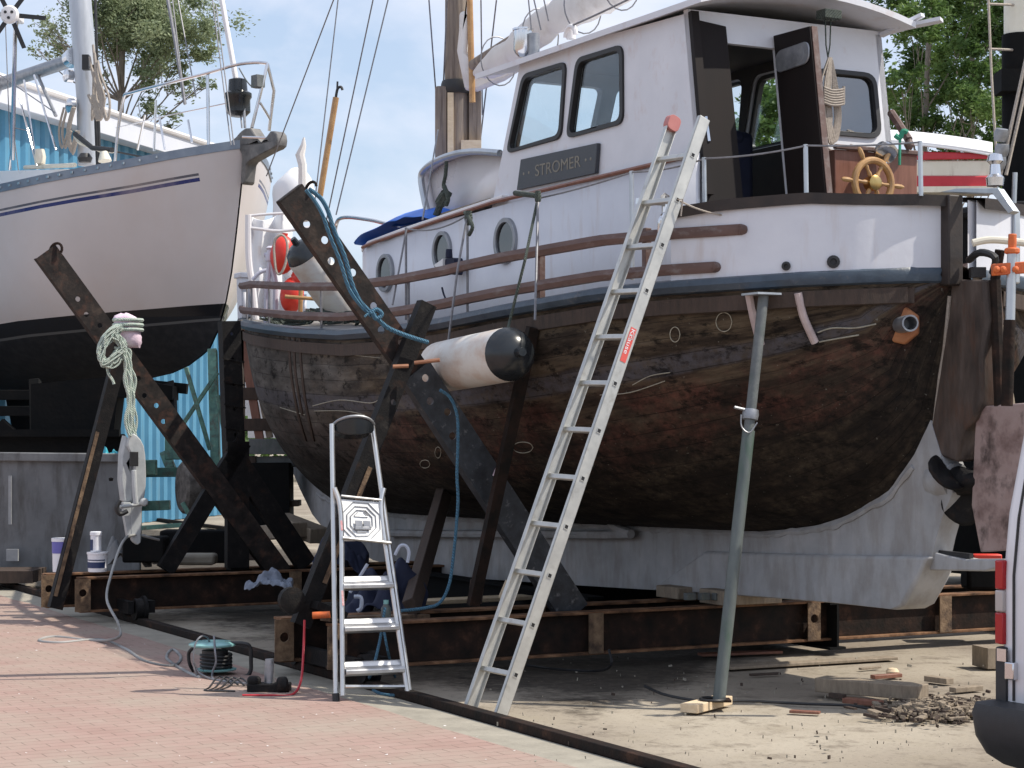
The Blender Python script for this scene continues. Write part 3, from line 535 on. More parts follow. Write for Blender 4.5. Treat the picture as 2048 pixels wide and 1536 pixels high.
for i, (x, y, r_) in enumerate(((1013, 482, .178), (886, 503, .165), (772, 546, .165))):
    c = Bp(x, y, TC+.018); k = MB(); k.prism([p-W*.02 for p in circle(c, r_, U, V(0, 0, 1), 32)], W*.045, [[p-W*.02 for p in circle(c, r_*.8, U, V(0, 0, 1), 28)]])
    o = k.build('porthole', M['galv'], boat, bevel=.004); k = MB(); k.prism(circle(c, r_*.82, U, V(0, 0, 1), 28), W*.006); k.build('pane', glass('port_glass%d' % i, (.10, .14, .15), .10), o)
# ---------------- wheelhouse ----------------
wt = .80
wall = [(1376, 26), (1410, 432), (980, 432), (1006, 300), (1042, 118)]
win1 = [(1050, 152), (1132, 126), (1126, 262), (1118, 278), (1016, 304)]
win1 = [(1048, 150), (1134, 124), (1124, 276), (1016, 306)]; win2 = [(1156, 118), (1247, 90), (1248, 246), (1136, 276)]
def sidewall(t, vec, sgn=1):
    f = lambda l: [Bp(x, y, wt) for x, y in l]
    tr = (lambda ps: ps) if sgn > 0 else (lambda ps: [p-W*(2*wt) for p in ps])
    h1, h2 = roundpoly(tr(f(win1)), .085), roundpoly(tr(f(win2)), .085)
    m = MB(); m.prism(tr(f(wall)), -W*.05*sgn, [h1, h2]); m.build('wheelhouse_side', M['rustwhite'] if sgn > 0 else M['white'], boat)
    m = MB(); m.prism([p-W*.056*sgn for p in scalepoly(tr(f(wall)), .985)], -W*.008*sgn, [[p-W*.056*sgn for p in scalepoly(h, 1.03)] for h in (h1, h2)]); m.build('shade_lining', M['interior'], boat)  # dark inner panels added to give the cabin its deep shade
    for h in (h1, h2):
        m = MB(); outer = [p+W*.018*sgn for p in scalepoly(h, 1.02)]; inner = [p+W*.018*sgn for p in insetpoly(h, .038)]
        m.prism(outer, -W*.045*sgn, [inner]); fr = m.build('window', M['black'], boat, bevel=.004); m = MB(); m.prism([p-W*.012*sgn for p in scalepoly(h, .99)], -W*.006*sgn); m.build('pane', M['glass'], fr)
sidewall(wt, 1); sidewall(wt, 1, -1)
A0, A1 = Bp(1376, 26, wt), Bp(1410, 432, wt)          # aft edge of port side, top and bottom
F0, F1 = Bp(1042, 118, wt), Bp(980, 432, wt)
def aft(t, f): return A0.lerp(A1, f)-W*(wt-t)          # point on the aft bulkhead: f 0 top to 1 bottom
def fwd_(t, f): return F0.lerp(F1, f)-W*(wt-t)
# front wall with two windows
m = MB(); outer = [fwd_(-wt+.05, 0), fwd_(wt-.05, 0), fwd_(wt-.05, 1), fwd_(-wt+.05, 1)]; hs = [roundpoly([fwd_(a, .12), fwd_(b, .12), fwd_(b, .66), fwd_(a, .66)], .07) for a, b in ((.72, .04), (-.04, -.72))]
m.prism(outer, -U*.05, hs); m.build('wheelhouse_front', M['white'], boat)
m = MB(); m.prism([p-U*.056 for p in scalepoly(outer, .98)], -U*.008, [[p-U*.056 for p in scalepoly(h, 1.04)] for h in hs]); m.build('shade_lining', M['interior'], boat)  # same added dark panel on the front wall, for interior shade
for h in hs:
    m = MB(); m.prism([p+U*.015 for p in scalepoly(h, 1.04)], -U*.08, [[p+U*.015 for p in insetpoly(h, .03)]]); fr = m.build('window', M['black'], boat); m = MB(); m.prism([p-U*.02 for p in h], -U*.006); m.build('pane', M['glass'], fr)
# aft wall: door opening between t .42 and .06, window on the starboard half
am = lambda x: (min([i*.005 for i in range(-170, 170)], key=lambda t: abs((lambda p: p.x/p.y*F+CX)(aft(t, .3))-x)))
d0, d1, w0, w1 = am(1452), am(1560), am(1632), am(1752)
m = MB(); o_ = [aft(wt, -.02), aft(-wt, -.02), aft(-wt, 1), aft(d1, 1), aft(d1, .13), aft(d0, .13), aft(d0, 1), aft(wt, 1)]
hole = roundpoly([aft(w0, .21), aft(w1, .21), aft(w1, .545), aft(w0, .545)], .10)
m.prism(o_, U*.05, [hole]); m.build('wheelhouse_aft_wall', M['rustwhite'], boat)
m = MB(); m.prism([p-U*.02 for p in scalepoly(hole, 1.02)], U*.05, [[p-U*.02 for p in insetpoly(hole, .035)]]); fr = m.build('window', M['black'], boat, bevel=.004)
m = MB(); m.prism([p+U*.01 for p in hole], U*.006); m.build('pane', glass('aft_pane', (.25, .3, .33), .22), fr)
m = MB(); a = wt-.01; m.prism([aft(a, .03)-U*.03, aft(am(1456), .05)-U*.03, aft(am(1456)-.02, 1)-U*.03, aft(a-.0, 1)-U*.03], U*.025); m.build('door_frame', M['darkbrown'], boat, bevel=.006)
m = MB(); m.bar(aft(a, .0)-U*.05, aft(a, .9)-U*.05, .04, .06, up=W); m.build('corner_trim', M['darkbrown'], boat)
m = MB(); m.tube([aft(am(1392), .52)-U*.07, aft(am(1395), .64)-U*.07], .012); m.build('grab_handle', M['chrome'], boat)
# open door leaf, hinged near the middle and swung aft
hh = [aft(d1, .07)-U*.02, aft(d1, 1.05)-U*.02]; dv = -U*.38-W*.02
m = MB(); leaf = [hh[0], hh[0]+dv+V(0, 0, .0), hh[1]+dv, hh[1]]
m.prism(leaf, W*.035); dl = m.build('door', M['darkbrown'], boat, bevel=.004)
c = lerp(hh[0], hh[1], .135)+dv*.5+W*.04; 
m = MB(); 
for sc_, dz_ in ((1, 0), (.7, -.004), (.4, -.008)):
    ex_, ez_ = (dv.normalized()+V(0, 0, .0)), V(0, 0, 1); pts = roundpoly([c+W*.004+ex_*(a*.17*sc_)+ez_*(b*.068*sc_+dz_+a*.01) for a, b in ((-1, -1), (1, -1), (1, 1), (-1, 1))], .06*sc_, 6); m.tube(pts, .007, 6, closed=True)
    m.prism([p+W*.002 for p in pts], W*(.004+.003*(1-sc_)))
m.build('vent', M['galv'], dl)
m = MB(); m.bar(hh[0]+dv, hh[1]+dv, .014, .045, up=W); m.build('edge_strip', M['brownpaint'], dl)
# roof
m = MB(); rows = []; 
ends = [(4.72, 0), (4.5, 0), (3.5, 0), (2.5, 0), (1.9, 0), (1.50, 0)]
zf = lambda s: 4.405
for lo in (0, 1):
    for s, _ in (ends if not lo else ends[::-1]):
        rows.append([B(s, t, zf(s)+.13*(1-(t/.88)**2)-(.042 if lo else 0)) for t in [i*.88/6 for i in range(-6, 7)]])
m.grid(rows); m.grid([rows[0], rows[-1]]); 
m.f += [tuple([i*13 for i in range(6)]+[ (6+i)*13 for i in range(6)]), tuple([i*13+12 for i in range(6)]+[(6+i)*13+12 for i in range(6)])]
m.build('wheelhouse_roof', M['rustwhite'], boat, ang=50)
m = MB(); m.bar(B(1.65, -.86, 4.385), B(1.42, -1.04, 4.42), .10, .025); m.bar(aft(-wt, .0), aft(-wt, .0)-U*.3-W*.12+V(0, 0, .10), .05, .025); m.each('roof_bracket', M['rustwhite'], boat)
m = MB(); m.lathe([(.035, -.02), (.035, .05), (.02, .055), (.0, .06)], B(3.3, .82, 4.46), (0, 0, 1)); m.tube(arc(B(3.25, .85, 4.45), .07, 0, math.pi, U, V(0, 0, 1), 10), .02, 8); m.build('roof_cleat', M['white2'], boat)
m = MB(); m.tube(sag(B(3.3, .85, 4.52), B(1.5, .93, 4.60), .015), .008, 5); m.build('roof_wire', M['wire'], boat)
m = MB(); p = Bp(1068, 118, .45); m.tube([p-V(0, 0, .1), p+V(0, 0, .20)], .045, 14); m.build('stove_pipe', M['galv'], boat)
m = MB(); p = Bp(1046, 100, .5); m.lathe([(.03, -.06), (.06, -.03), (.075, 0), (.075, .15), (.083, .155), (.083, .17), (.0, .172)], p, (0, 0, 1), 20); m.build('chimney_cowl', M['chrome'], boat)
# interior: floor, console, bench so the opening reads dark
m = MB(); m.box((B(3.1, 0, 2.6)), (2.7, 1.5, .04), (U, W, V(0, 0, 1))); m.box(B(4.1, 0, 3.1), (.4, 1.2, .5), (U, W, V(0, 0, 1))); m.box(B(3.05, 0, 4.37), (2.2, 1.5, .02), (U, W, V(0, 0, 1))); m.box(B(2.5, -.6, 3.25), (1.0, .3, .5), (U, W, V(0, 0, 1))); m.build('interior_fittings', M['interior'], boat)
m = MB(); p = Bp(1530, 330, .1)+U*.35; m.box(p, (.12, .25, .55), (U, W, V(0, 0, 1))); m.box(p+V(0, 0, .22)+W*.05, (.14, .2, .12), (U, W, V(0, 0, 1))); o = m.build('oilskin_coat', M['navy'], None, bevel=.05); tag(o, 'navy blue coat hanging inside the wheelhouse doorway', 'coat')
# name board
nb = [Bp(x, y, wt+.035) for x, y in [(1041, 319), (1194, 286), (1190, 346), (1033, 380)]]
m = MB(); m.prism(nb, -W*.03); nbo = m.build('name_board', M['slate'], boat, bevel=.004)
def text(s, name, m_, parent, p0, p1, up, size, ext=.002, squeeze=None):
    cu = bpy.data.curves.new(name, 'FONT'); cu.body = s; cu.size = 1; cu.extrude = .02
    ob = bpy.data.objects.new(name, cu); C.objects.link(ob); dg = bpy.context.evaluated_depsgraph_get(); me = bpy.data.meshes.new_from_object(ob.evaluated_get(dg)); 
    xs_ = [v.co.x for v in me.vertices]; X0, X1 = min(xs_), max(xs_); hgt = max(v.co.y for v in me.vertices); X = (p1-p0)/(X1-X0); n_ = (p1-p0).normalized().cross(up.normalized())
    q = MB(); q.add([p0+X*(v.co.x-X0)+up.normalized()*(v.co.y/hgt*size)+n_*(v.co.z/.02*ext) for v in me.vertices], [tuple(f.vertices) for f in me.polygons]); bpy.data.objects.remove(ob)
    return q.build(name, m_, parent)
e0, e1 = nb[0].lerp(nb[3], .68), nb[1].lerp(nb[2], .68); text('STROMER', 'lettering', M['gold'], nbo, e0.lerp(e1, .24)+W*.001, e0.lerp(e1, .82)+W*.001, V(0, 0, 1), .085)
m = MB()
for f in (.08, .15, .88, .94): m.lathe([(.012, 0), (.008, .003)], e0.lerp(e1, f)+V(0, 0, .04), W, 8)
m.each('carved_dot', M['gold'], nbo)
# chalk marks on the planks
m = MB()
def chalk(pts, r=.005, closed=False):
    r = r*.62
    q = onhull([(p.x, p.y) for p in smooth_pts([V(x, y, 0) for x, y in pts], 5, closed)]);
    if len(q) > 2: m.tube(q, r, 4, closed=closed)
def ov(x, y, a, b): return [(x+a*math.cos(k*.785), y+b*math.sin(k*.785)) for k in range(9)]
chalk(ov(1350, 669, 10, 15)); chalk(ov(1448, 644, 16, 19)); chalk(ov(1046, 895, 20, 11)); chalk(ov(850, 928, 10, 8)); chalk(ov(876, 905, 6, 11), .004)
chalk([(1635, 665), (1665, 656), (1710, 656), (1752, 648)], .007); chalk([(1638, 684), (1670, 678), (1718, 670)], .007); chalk([(1265, 770), (1300, 752), (1340, 745)]); chalk([(1200, 790), (1260, 785), (1330, 762)])
chalk([(625, 812), (680, 800), (740, 806), (760, 797)], .006); chalk([(560, 815), (610, 830)], .006); chalk([(628, 822), (690, 822), (730, 830)], .005); chalk([(625, 707), (700, 710), (760, 716)], .004)
m.each('chalk_mark', M['chalk'], boat)
m = MB()
for l in ([(601, 672), (603, 720), (612, 800), (628, 880)], [(580, 670), (583, 740), (596, 820), (612, 880)], [(590, 670), (592, 740), (606, 830)]):
    q = onhull([(p.x, p.y) for p in smooth_pts([V(x, y, 0) for x, y in l], 5)], 0)
    m.tube(q, .018, 4)
m.each('plank_batten', M['darkwood'], boat)
for i, l in enumerate(([(1498, 590), (1506, 630), (1516, 670), (1522, 690)], [(1596, 586), (1606, 630), (1622, 668), (1630, 685)])):
    m = MB(); q = onhull([(p.x, p.y) for p in smooth_pts([V(x, y, 0) for x, y in l], 4)], .035); m.tube(q, .024, 8); m.build('drain_pipe', mat('pinkish_pipe%d' % i, [(.42, .33, .32), (.6, .5, .48)], .6, scale=8), boat)
m = MB(); p = onhull([(1800, 650)], 0)[0]; nn = (W*.8-U*.6).normalized(); m.lathe([(.12, -.04), (.12, .008), (.10, .014)], p-nn*.005, nn, 7); m.build('exhaust_flange', M['ochre'], boat, bevel=.01)
m = MB(); p2 = p+nn*.02+U*-.03; m.lathe([(.05, -.05), (.05, .17), (.04, .17), (.04, .0)], p2, (nn*.6-U*.75).normalized(), 18); m.build('exhaust_pipe', M['galv'], boat)
m = MB(); q = onhull([(p.x, p.y) for p in smooth_pts([V(x, y, 0) for x, y in [(1899, 592), (1894, 640), (1888, 700), (1880, 750), (1874, 800), (1868, 850)]], 8)], .01)
if len(q) > 3: m.tube(q, .012, 6); m.build('caulking_cord', M['ropew'], boat)
# lifelines
m = MB(); tops = []
for x, y0, y1, t in ((1842, 282, 392, .32), (1613, 289, 402, .86), (1410, 315, 432, 1.28), (1265, 342, 560, 1.45), (812, 455, 640, 1.7), (935, 428, 690, 1.8), (1075, 395, 622, 1.7)):
    q = MB(); q.tube([Bp(x, y1, t), Bp(x-2 if x > 1200 else x+(28 if x < 900 else 40 if x < 1000 else 18)*0, y0, t)], .014 if x > 1200 else .009, 8); q.build('lifeline_stanchion', M['steelpost'] if x > 1200 else M['wire'], boat); tops.append(Bp(x, y0+2, t))
for x, y, t in ((2030, 345, -.6),): q = MB(); q.tube([Bp(x, y, t), Bp(x-3, 430, t)], .016); q.build('lifeline_stanchion', M['steelpost'], boat)
m.tube(sag(tops[0], tops[1], .01)+sag(tops[1], tops[2], .015)+sag(tops[2], tops[3], .02)+sag(tops[3], tops[6], .01), .006, 5); m.tube(sag(tops[5], tops[4], .05), .006, 5); m.each('lifeline', M['wire'], boat)
# mast in its tabernacle, gold spar, boom and furled sail
mb_ = B(6.8, 0, 0)
m = MB(); m.tube([mb_+V(0, 0, z) for z in (3.2, 4.0, 5, 8, 12)], [.12, .12, .115, .1, .075], 16); ms = m.build('mast', M['mastwood'], boat)
m = MB(); m.lathe([(.14, 0), (.15, .03), (.15, .09), (.14, .12)], mb_+V(0, 0, 4.62), (0, 0, 1)); m.build('mast_band', M['black'], ms)
rv = V(.999, -.03, 0)
m = MB()
for x0, x1 in ((870, 893), (938, 962)): m.prism(roundpoly([P(x0, 172, 17.9), P(x1, 172, 17.9), P(x1, 400, 17.9), P(x0, 400, 17.9)], .03), V(0, .22, 0))
m.each('tabernacle', M['mastwood'], ms, bevel=.01)
m = MB(); m.prism([P(x, y, 17.86) for x, y in ((895, 185), (907, 185), (907, 330), (895, 330))], V(0, .1, 0)); m.prism([P(x, y, 17.84) for x, y in ((922, 280), (962, 280), (962, 330), (922, 330))], V(0, .1, 0)); m.each('tabernacle_cheek', M['newwood'], ms)
m = MB(); m.tube([P(945, 205, 17.7), P(938, -60, 17.7)], .028, 10); m.build('varnished_spar', M['varnish'], ms)
b0, b1 = P(948, 158, 17.7), Bp(1230, -22, 0)
m = MB(); m.tube([b0+V(0, 0, .12), b1+V(0, 0, .10), b1+(b1-b0)*.25+V(0, 0, .1)], .055, 12); m.build('boom', M['mastwood'], ms)
m = MB(); rows = []; nn_ = 46
for i in range(nn_+1):
    f = i/nn_; c = b0.lerp(b1, f*1.2)+V(0, 0, .05-.03*math.sin(f*9)); rr = interp([(0, .03), (.06, .08), (.14, .13), (.3, .15), (.5, .155), (1, .19)], f)*(1-.16*max(0, math.cos(f*math.pi*2*4.0))**8)
    rows.append([c+W*(rr*.7*math.cos(a)*(1+.12*noise.noise(V(f*20, a, 1))))+V(0, 0, 1)*(rr*math.sin(a)*(1+.15*noise.noise(V(f*16, a*2, 5)))) for a in [2*math.pi*k_/16 for k_ in range(16)]])
m.grid(rows, closed=True); m.f += [tuple(range(16))]; m.build('furled_sail', M['sail'], ms, ang=60)
m = MB(); lp = smooth_pts([P(x, y, 17.75) for x, y in ((926, 20), (938, 22), (934, 60), (936, 100), (948, 128), (975, 140), (1005, 132), (1020, 100), (1030, 60))], 3)
ex = [P(x, y, 17.7) for x, y in ((919, 22), (939, 20), (937, 70), (934, 108), (952, 128), (985, 134), (1025, 120), (1045, 135), (1010, 158), (955, 180), (930, 178), (922, 140), (914, 100), (918, 60))]
m.prism(ex, V(0, .12, 0)); m.build('sail_tack', M['sail'], ms, bevel=.03)
for f in (.16, .42, .66, .86):
    m = MB(); c = b0.lerp(b1, f*1.2)+V(0, 0, .02); m.tube([c+W*(.17*math.cos(a))+V(0, 0, 1)*(.215*math.sin(a))+U*.02*math.sin(a) for a in [2*math.pi*k_/20 for k_ in range(20)]], .006, 5, closed=True); m.build('sail_tie', M['wire'], ms)
for x, y, Y_, x2, y2 in ((533, 352, 22.3, 667, 0), (622, 470, 20.3, 676, 0), (653, 440, 19.3, 746, 0), (672, 430, 18.6, 776, 0)):
    m = MB(); p = P(x, y, Y_); q = P(x2, y2, 20.5 if Y_ > 20 else 18.6); m.tube([p, q, q+(q-p)*.9], .007, 5); m.build('stay', M['wire'], boat)
for (x, y, t), (x2, y2, Y_) in (((876, 240, .0), (858, 0, 17.5)), ((884, 240, 0), (894, 0, 17.6)), ((965, 230, -.4), (962, 0, 17.8)), ((955, 330, -.5), (993, 0, 17.8)), ((845, 440, 1.4), (876, 260, 17))):
    m = MB(); m.tube([Bp(x, y, t), P(x2, y2, Y_)], .007, 5); m.build('shroud', M['wire'], boat)
for x, y, x2, y2, Y_ in ((1063, 60, 1057, 0, 15.8), (1082, 60, 1068, 0, 15.9), (1097, 42, 1088, 0, 15.9)): m = MB(); m.tube([P(x, y, Y_), P(x2, y2, Y_), P(2*x2-x, 2*y2-y, Y_)], .006, 5); m.build('halyard', M['wire'], boat)
# white spray hood / dodger ahead of the wheelhouse
rim = [(858, 438), (848, 395), (842, 355), (850, 338), (872, 322), (910, 308), (952, 303), (1000, 306)]
rp_ = smooth_pts([Bp(x, y, .62) for x, y in rim], 4)
m = MB(); m.grid([[p, p-W*.1] for p in rp_]); back = [p-W*.1 for p in rp_]+[Bp(1000, 415, .52)]
m.add(back, [tuple(range(len(back)))]); m.build('spray_hood', M['white2'], boat, solid=.03)
m = MB(); m.tube(rp_, .028, 10); m.build('hood_rim', M['steelpost'], boat)
m = MB(); m.bar(Bp(875, 436, .66), Bp(985, 402, .66), .05, .05); m.build('hood_sill', M['wood'], boat, bevel=.005)
o = MB(); o.tube(smooth_pts([Bp(x, y, .7) for x, y in ((893, 322), (891, 350), (887, 372), (893, 385), (884, 400), (875, 425), (868, 438))], 4), [.016]*12+[.05]*6+[.03]*7, 8); o.tube(smooth_pts([Bp(x, y, .72) for x, y in ((888, 372), (896, 395), (892, 410))], 4), .02); tag(o.build('dark_rope', M['ropedk']), 'dark green knotted rope hanging over the white spray hood', 'rope')
# console with ship's wheel and searchlight on the aft deck
m = MB(); cb = [(s_, t_) for s_, t_ in ((0, 0),)]; m.box(B(1.38, -.385, 3.18), (.16, .69, .54), (U, W, V(0, 0, 1))); m.build('steering_console', M['mahog'], boat, bevel=.008)
m = MB(); m.bar(B(1.29, -.03, 3.465), B(1.29, -.76, 3.465), .04, .03); m.build('console_rim', M['brownpaint'], boat, bevel=.006)
m = MB(); m.prism([Bs(x, y, 1.45) for x, y in ((1704, 322), (1742, 322), (1732, 294), (1696, 292))], U*.03); m.build('console_panel', M['mahog'], boat)
wc = Bp(1746, 366, -.47)-U*.10; wc = Bs(1746, 366, 1.17)
m = MB(); m.tube(circle(wc, .150, W, V(0, 0, 1), 32), .024, 10, closed=True); whl = m.build('ship_wheel', M['varnish'], boat)
m = MB(); m.lathe([(.05, -.04), (.055, 0), (.05, .03), (.03, .04)], wc, -U, 18); m.build('wheel_hub', M['brass'], whl)
for a in range(6):
    d = W*math.cos(R(a*60+3))+V(0, 0, 1)*math.sin(R(a*60+3)); m = MB(); m.tube([wc+d*r_ for r_ in (.04, .07, .09, .12, .135, .165, .18, .20, .235, .255)], [.012, .016, .010, .015, .011, .012, .013, .017, .016, .008], 8); m.build('spoke', M['varnish'], whl)
sl = Bs(1770, 310, 1.20); m = MB(); m.lathe([(.0, -.07), (.05, -.06), (.075, -.01), (.078, .03), (.06, .04)], sl+V(0, 0, .02), (-U*.7+W*.2+V(0, 0, -.5)).normalized(), 20); m.tube([sl-V(0, 0, .1), sl], .015); m.build('searchlight', M['chrome'], boat)
# coil of rope on the aft wall
m = MB(); y0 = .10
def ap(x, y): 
    d = V((x-CX)/F, 1, (HY-y)/F); n_ = U; q = aft(0, .4)-U*.14; k_ = (q-V(0, 0, H)).dot(n_)/d.dot(n_); return V(0, 0, H)+d*k_
rr_ = random.Random(2)
for i in range(9):
    dx = rr_.uniform(-10, 10); m.tube(smooth_pts([ap(x, y) for x, y in ((1660+dx*.3, 115), (1652+dx, 160), (1650+dx, 205), (1654+dx, 240+rr_.uniform(-10, 30)), (1662+dx*1.2, 290-abs(dx)), (1672+dx, 240), (1668+dx, 190), (1664, 120))], 5), .008, 5)
for i in range(7): m.tube(smooth_pts([ap(x, y)-U*.03 for x, y in ((1642, 176+i*5), (1660, 182+i*5), (1680, 180+i*5), (1682, 174+i*5))], 4), .009, 6)
for i in range(3): m.tube(smooth_pts([ap(x, y)-U*.02 for x, y in ((1648, 295+i*5), (1665, 305+i*4), (1690-i*3, 306), (1700, 290+i*5))], 4), .010, 6)
tag(m.build('rope_coil', M['ropew']), 'cream rope coil hanging on the wheelhouse beside the open door', 'rope')
m = MB(); m.tube([ap(1650, 18), ap(1652, 90), ap(1656, 115)], .006, 5); m.tube([ap(1662, 20), ap(1660, 90), ap(1656, 115)], .006, 5); m.box(ap(1658, 30), (.1, .14, .06), (U, W, V(0, 0, 1))); m.build('hanging_block', M['ropedk'], boat, bevel=.02)
# deck clutter forward
m = MB(); m.tube(smooth_pts([P(x, y, 20.8) for x, y in ((497, 430), (497, 500), (500, 540), (505, 570), (512, 640))], 4), .035, 10); m.tube(smooth_pts([P(x, y, 20.8) for x, y in ((495, 432), (540, 428), (600, 425))], 3), .014); m.tube(smooth_pts([P(x, y, 20.8) for x, y in ((497, 455), (520, 458), (560, 462), (620, 455))], 3), .018); m.build('pulpit', M['white2'], boat)
m = MB()
rows = []
for i in range(15):
    f = i/14; rows.append([P(lerp(500, 585, f)+6*noise.noise(V(f*3, j*.4, 2)), lerp(430+10*math.sin(f*5), 632, j/11), 21.2+.12*noise.noise(V(f*6, j*.5, 0))+.1*math.sin(f*14+j*.3)) for j in range(12)])
m.grid(rows); tag(m.build('white_tarpaulin', M['tarpw'], solid=.01, sub=1), 'crumpled white tarpaulin draped over the pulpit at the bow of the wooden boat', 'tarpaulin')
m = MB()
for x, y in ((534, 560), (552, 560)): m.tube([P(x-2, 650, 20), P(x, 570, 20), P(541, 520, 20)], .028, 8)
m.lathe([(.05, -.05), (.055, 0), (.03, .06), (.05, .08), (.02, .1)], P(541, 512, 20), (0, 0, 1), 12); m.tube([P(528, 510, 20), P(556, 510, 20)], .02); m.tube(smooth_pts([P(505, 560, 20.1), P(520, 545, 20.1), P(536, 540, 20.1)], 3), .02); m.build('windlass', mat('pale_lilac_paint', [(.5, .5, .58), (.6, .6, .68)], .5, scale=6), boat)
def bouy(pts, rr, m_, name, label, cat, capn=True, endm=None, Y=19):
    p, q = pts; d = (q-p).normalized(); Ln = (q-p).length; r_ = rr
    pr_ = [(r_*.12, 0), (r_*.5, r_*.12), (r_*.82, r_*.36), (r_, r_*.8)]; t = thing(name, p.lerp(q, .5), label, cat)
    k_ = MB(); k_.lathe([(r_, r_*.8), (r_*1.01, Ln*.5), (r_, Ln-r_*.8)], p, d, 28); k_.build('fender_body', m_, t)
    for a, dd in ((p, d), (q, -d)): k_ = MB(); k_.lathe(pr_+[(r_*.99, r_*.82)], a, dd, 28); k_.lathe([(r_*.16, -r_*.3), (r_*.2, 0), (r_*.2, r_*.1)], a, dd, 10); k_.build('end_cap', endm or m_, t)
    return t
bouy((P(592, 486, 18.5), P(722, 665, 19.0)), .18, M['fender'], 'fender', 'large white cylindrical fender with a dark end lying across the foredeck', 'fender', endm=M['blackgloss'])
bouy((Bp(868, 737, 2.06), Bp(1038, 705, 2.12)), .172, M['fender'], 'fender', 'dirty white fender with black ends hanging against the brown hull', 'fender', endm=M['blackgloss'])
m = MB(); m.tube([Bp(1008, 690, 2.1), Bp(1020, 640, 1.98), Bp(1050, 520, 1.93), Bp(1076, 396, 1.72)], .010, 6); m.tube(smooth_pts([Bp(1003, 700, 2.14), Bp(1012, 685, 2.14), Bp(1018, 700, 2.14), Bp(1008, 712, 2.14)], 4), .012, 6); tag(m.build('fender_rope', M['ropedk']), 'dark rope from the rail down to the hanging fender', 'rope')
m = MB(); m.tube([Bp(1078, 392, 1.75), Bp(1030, 386, 1.75)], .018); m.lathe([(.02, -.03), (.024, 0), (.018, .04)], Bp(1076, 394, 1.76), (0, 0, 1), 10); m.tube(smooth_pts([Bp(930, 425, 1.82), Bp(940, 440, 1.84), Bp(945, 455, 1.84), Bp(938, 470, 1.84)], 4), .014); m.lathe([(.02, -.05), (.03, 0), (.02, .05)], Bp(937, 436, 1.82), (0, 0, 1), 8); m.each('rope_hitch', M['ropedk'], boat)
m = MB(); m.tube([Bp(935, 430, 1.83), Bp(915, 540, 1.93), Bp(897, 680, 1.98)], .009, 6); m.tube([Bp(1076, 398, 1.74), Bp(1070, 640, 1.93)], .009, 6); m.tube([Bp(813, 458, 1.75), Bp(785, 610, 1.9)], .008, 6); m.each('hanging_strop', M['wire'], boat)
for i, (x, y, r_, lb) in enumerate(((566, 510, .15, 'red buoy tied at the pulpit behind the windlass'), (584, 590, .14, 'red float lying low on the foredeck under the big fender'), (600, 555, .10, 'small red float between the windlass and the big fender'))):
    m = MB(); c = P(x, y, 19.9); m.lathe([(r_*math.sin(a)*.85, -r_*1.3*math.cos(a)) for a in [math.pi*k_/12 for k_ in range(13)]], c, (.1, 0, 1), 18); m.lathe([(.025, r_*1.2), (.03, r_*1.45)], c, (.1, 0, 1), 8); tag(m.build('buoy', M['red']), lb, 'buoy', 'red floats on the foredeck')
m = MB(); m.tube(smooth_pts([P(x, y, 19.6) for x, y in ((548, 500), (550, 480), (562, 470), (572, 478), (575, 500), (570, 530), (560, 548), (552, 540), (548, 500))], 4), .014, 6); tag(m.build('life_ring_rope', M['ropew']), 'pale rope loop hanging from the pulpit in front of the red buoy', 'rope')
m = MB(); m.tube([P(602, 570, 19.4), P(600, 650, 19.4)], .022, 8); m.tube([P(570, 593, 19.3), P(630, 598, 19.3)], .018, 8); tag(m.build('wooden_oar_handle', M['varnish']), 'golden wooden tiller standing on the foredeck behind the rails', 'tiller')
m = MB(); rr_ = random.Random(9)
for i in range(60): c = P(rr_.uniform(545, 735), rr_.uniform(628, 650), rr_.uniform(18, 20)); m.tube(smooth_pts([c+V(rr_.uniform(-.15, .15), rr_.uniform(-.15, .15), rr_.uniform(-.03, .06)) for _ in range(4)], 3), .012, 5)
tag(m.build('deck_ropes', M['ropedk']), 'tangle of dark ropes along the foredeck edge', 'ropes', kind='stuff')
# blue tarpaulin and hand rail on trunk roof
m = MB(); rows = []
outl = [(690, 500), (700, 462), (730, 448), (790, 447), (858, 438)]
for i in range(15):
    f = i/14; s_ = lerp(7.28, 5.7, f); rows.append([B(s_+.05*noise.noise(V(f*5, j, 0)), lerp(.84, -.6, j/8), interp([(1.5, 3.40), (4.5, 3.375), (7.6, 3.2)], s_)+.045+(.26*math.sin(math.pi*min(1, j/8+.05))**.6)*(.02+.98*math.sin(math.pi*f)**.5)+.03*noise.noise(V(f*9, j*1.3, 4))) for j in range(9)])
m.grid(rows); tag(m.build('blue_tarpaulin', M['tarpb'], solid=.008, sub=1), 'bright blue tarpaulin spread over the cabin roof of the wooden boat', 'tarpaulin')
m = MB(); m.tube(smooth_pts([Bp(x, y, .55) for x, y in ((668, 500), (672, 450), (688, 435), (740, 440), (800, 452), (855, 440))], 5), .018, 8); m.build('grab_rail', M['chrome'], boat)
m = MB(); m.tube([P(640, 392, 19), P(672, 195, 19)], .03, 10); bh = m.build('boat_hook', M['varnish']); tag(bh, 'golden varnished boat hook pole standing upright at the bow', 'boat hook')
m = MB(); m.tube(smooth_pts([P(x, y, 19) for x, y in ((671, 200), (675, 178), (682, 174), (685, 180))], 4), .014, 6); m.tube([P(674, 185, 19), P(675, 163, 19)], .01, 5); m.build('hook', M['black'], bh)
m = MB(); m.tube([P(606, 395, 21), P(605, 330, 21), P(600, 310, 21), P(607, 290, 21), P(608, 275, 21)], [.05, .045, .05, .03, .01], 8); tag(m.build('rolled_flag', M['sail']), 'pale rolled flag on a thin pole above the bow', 'flag')
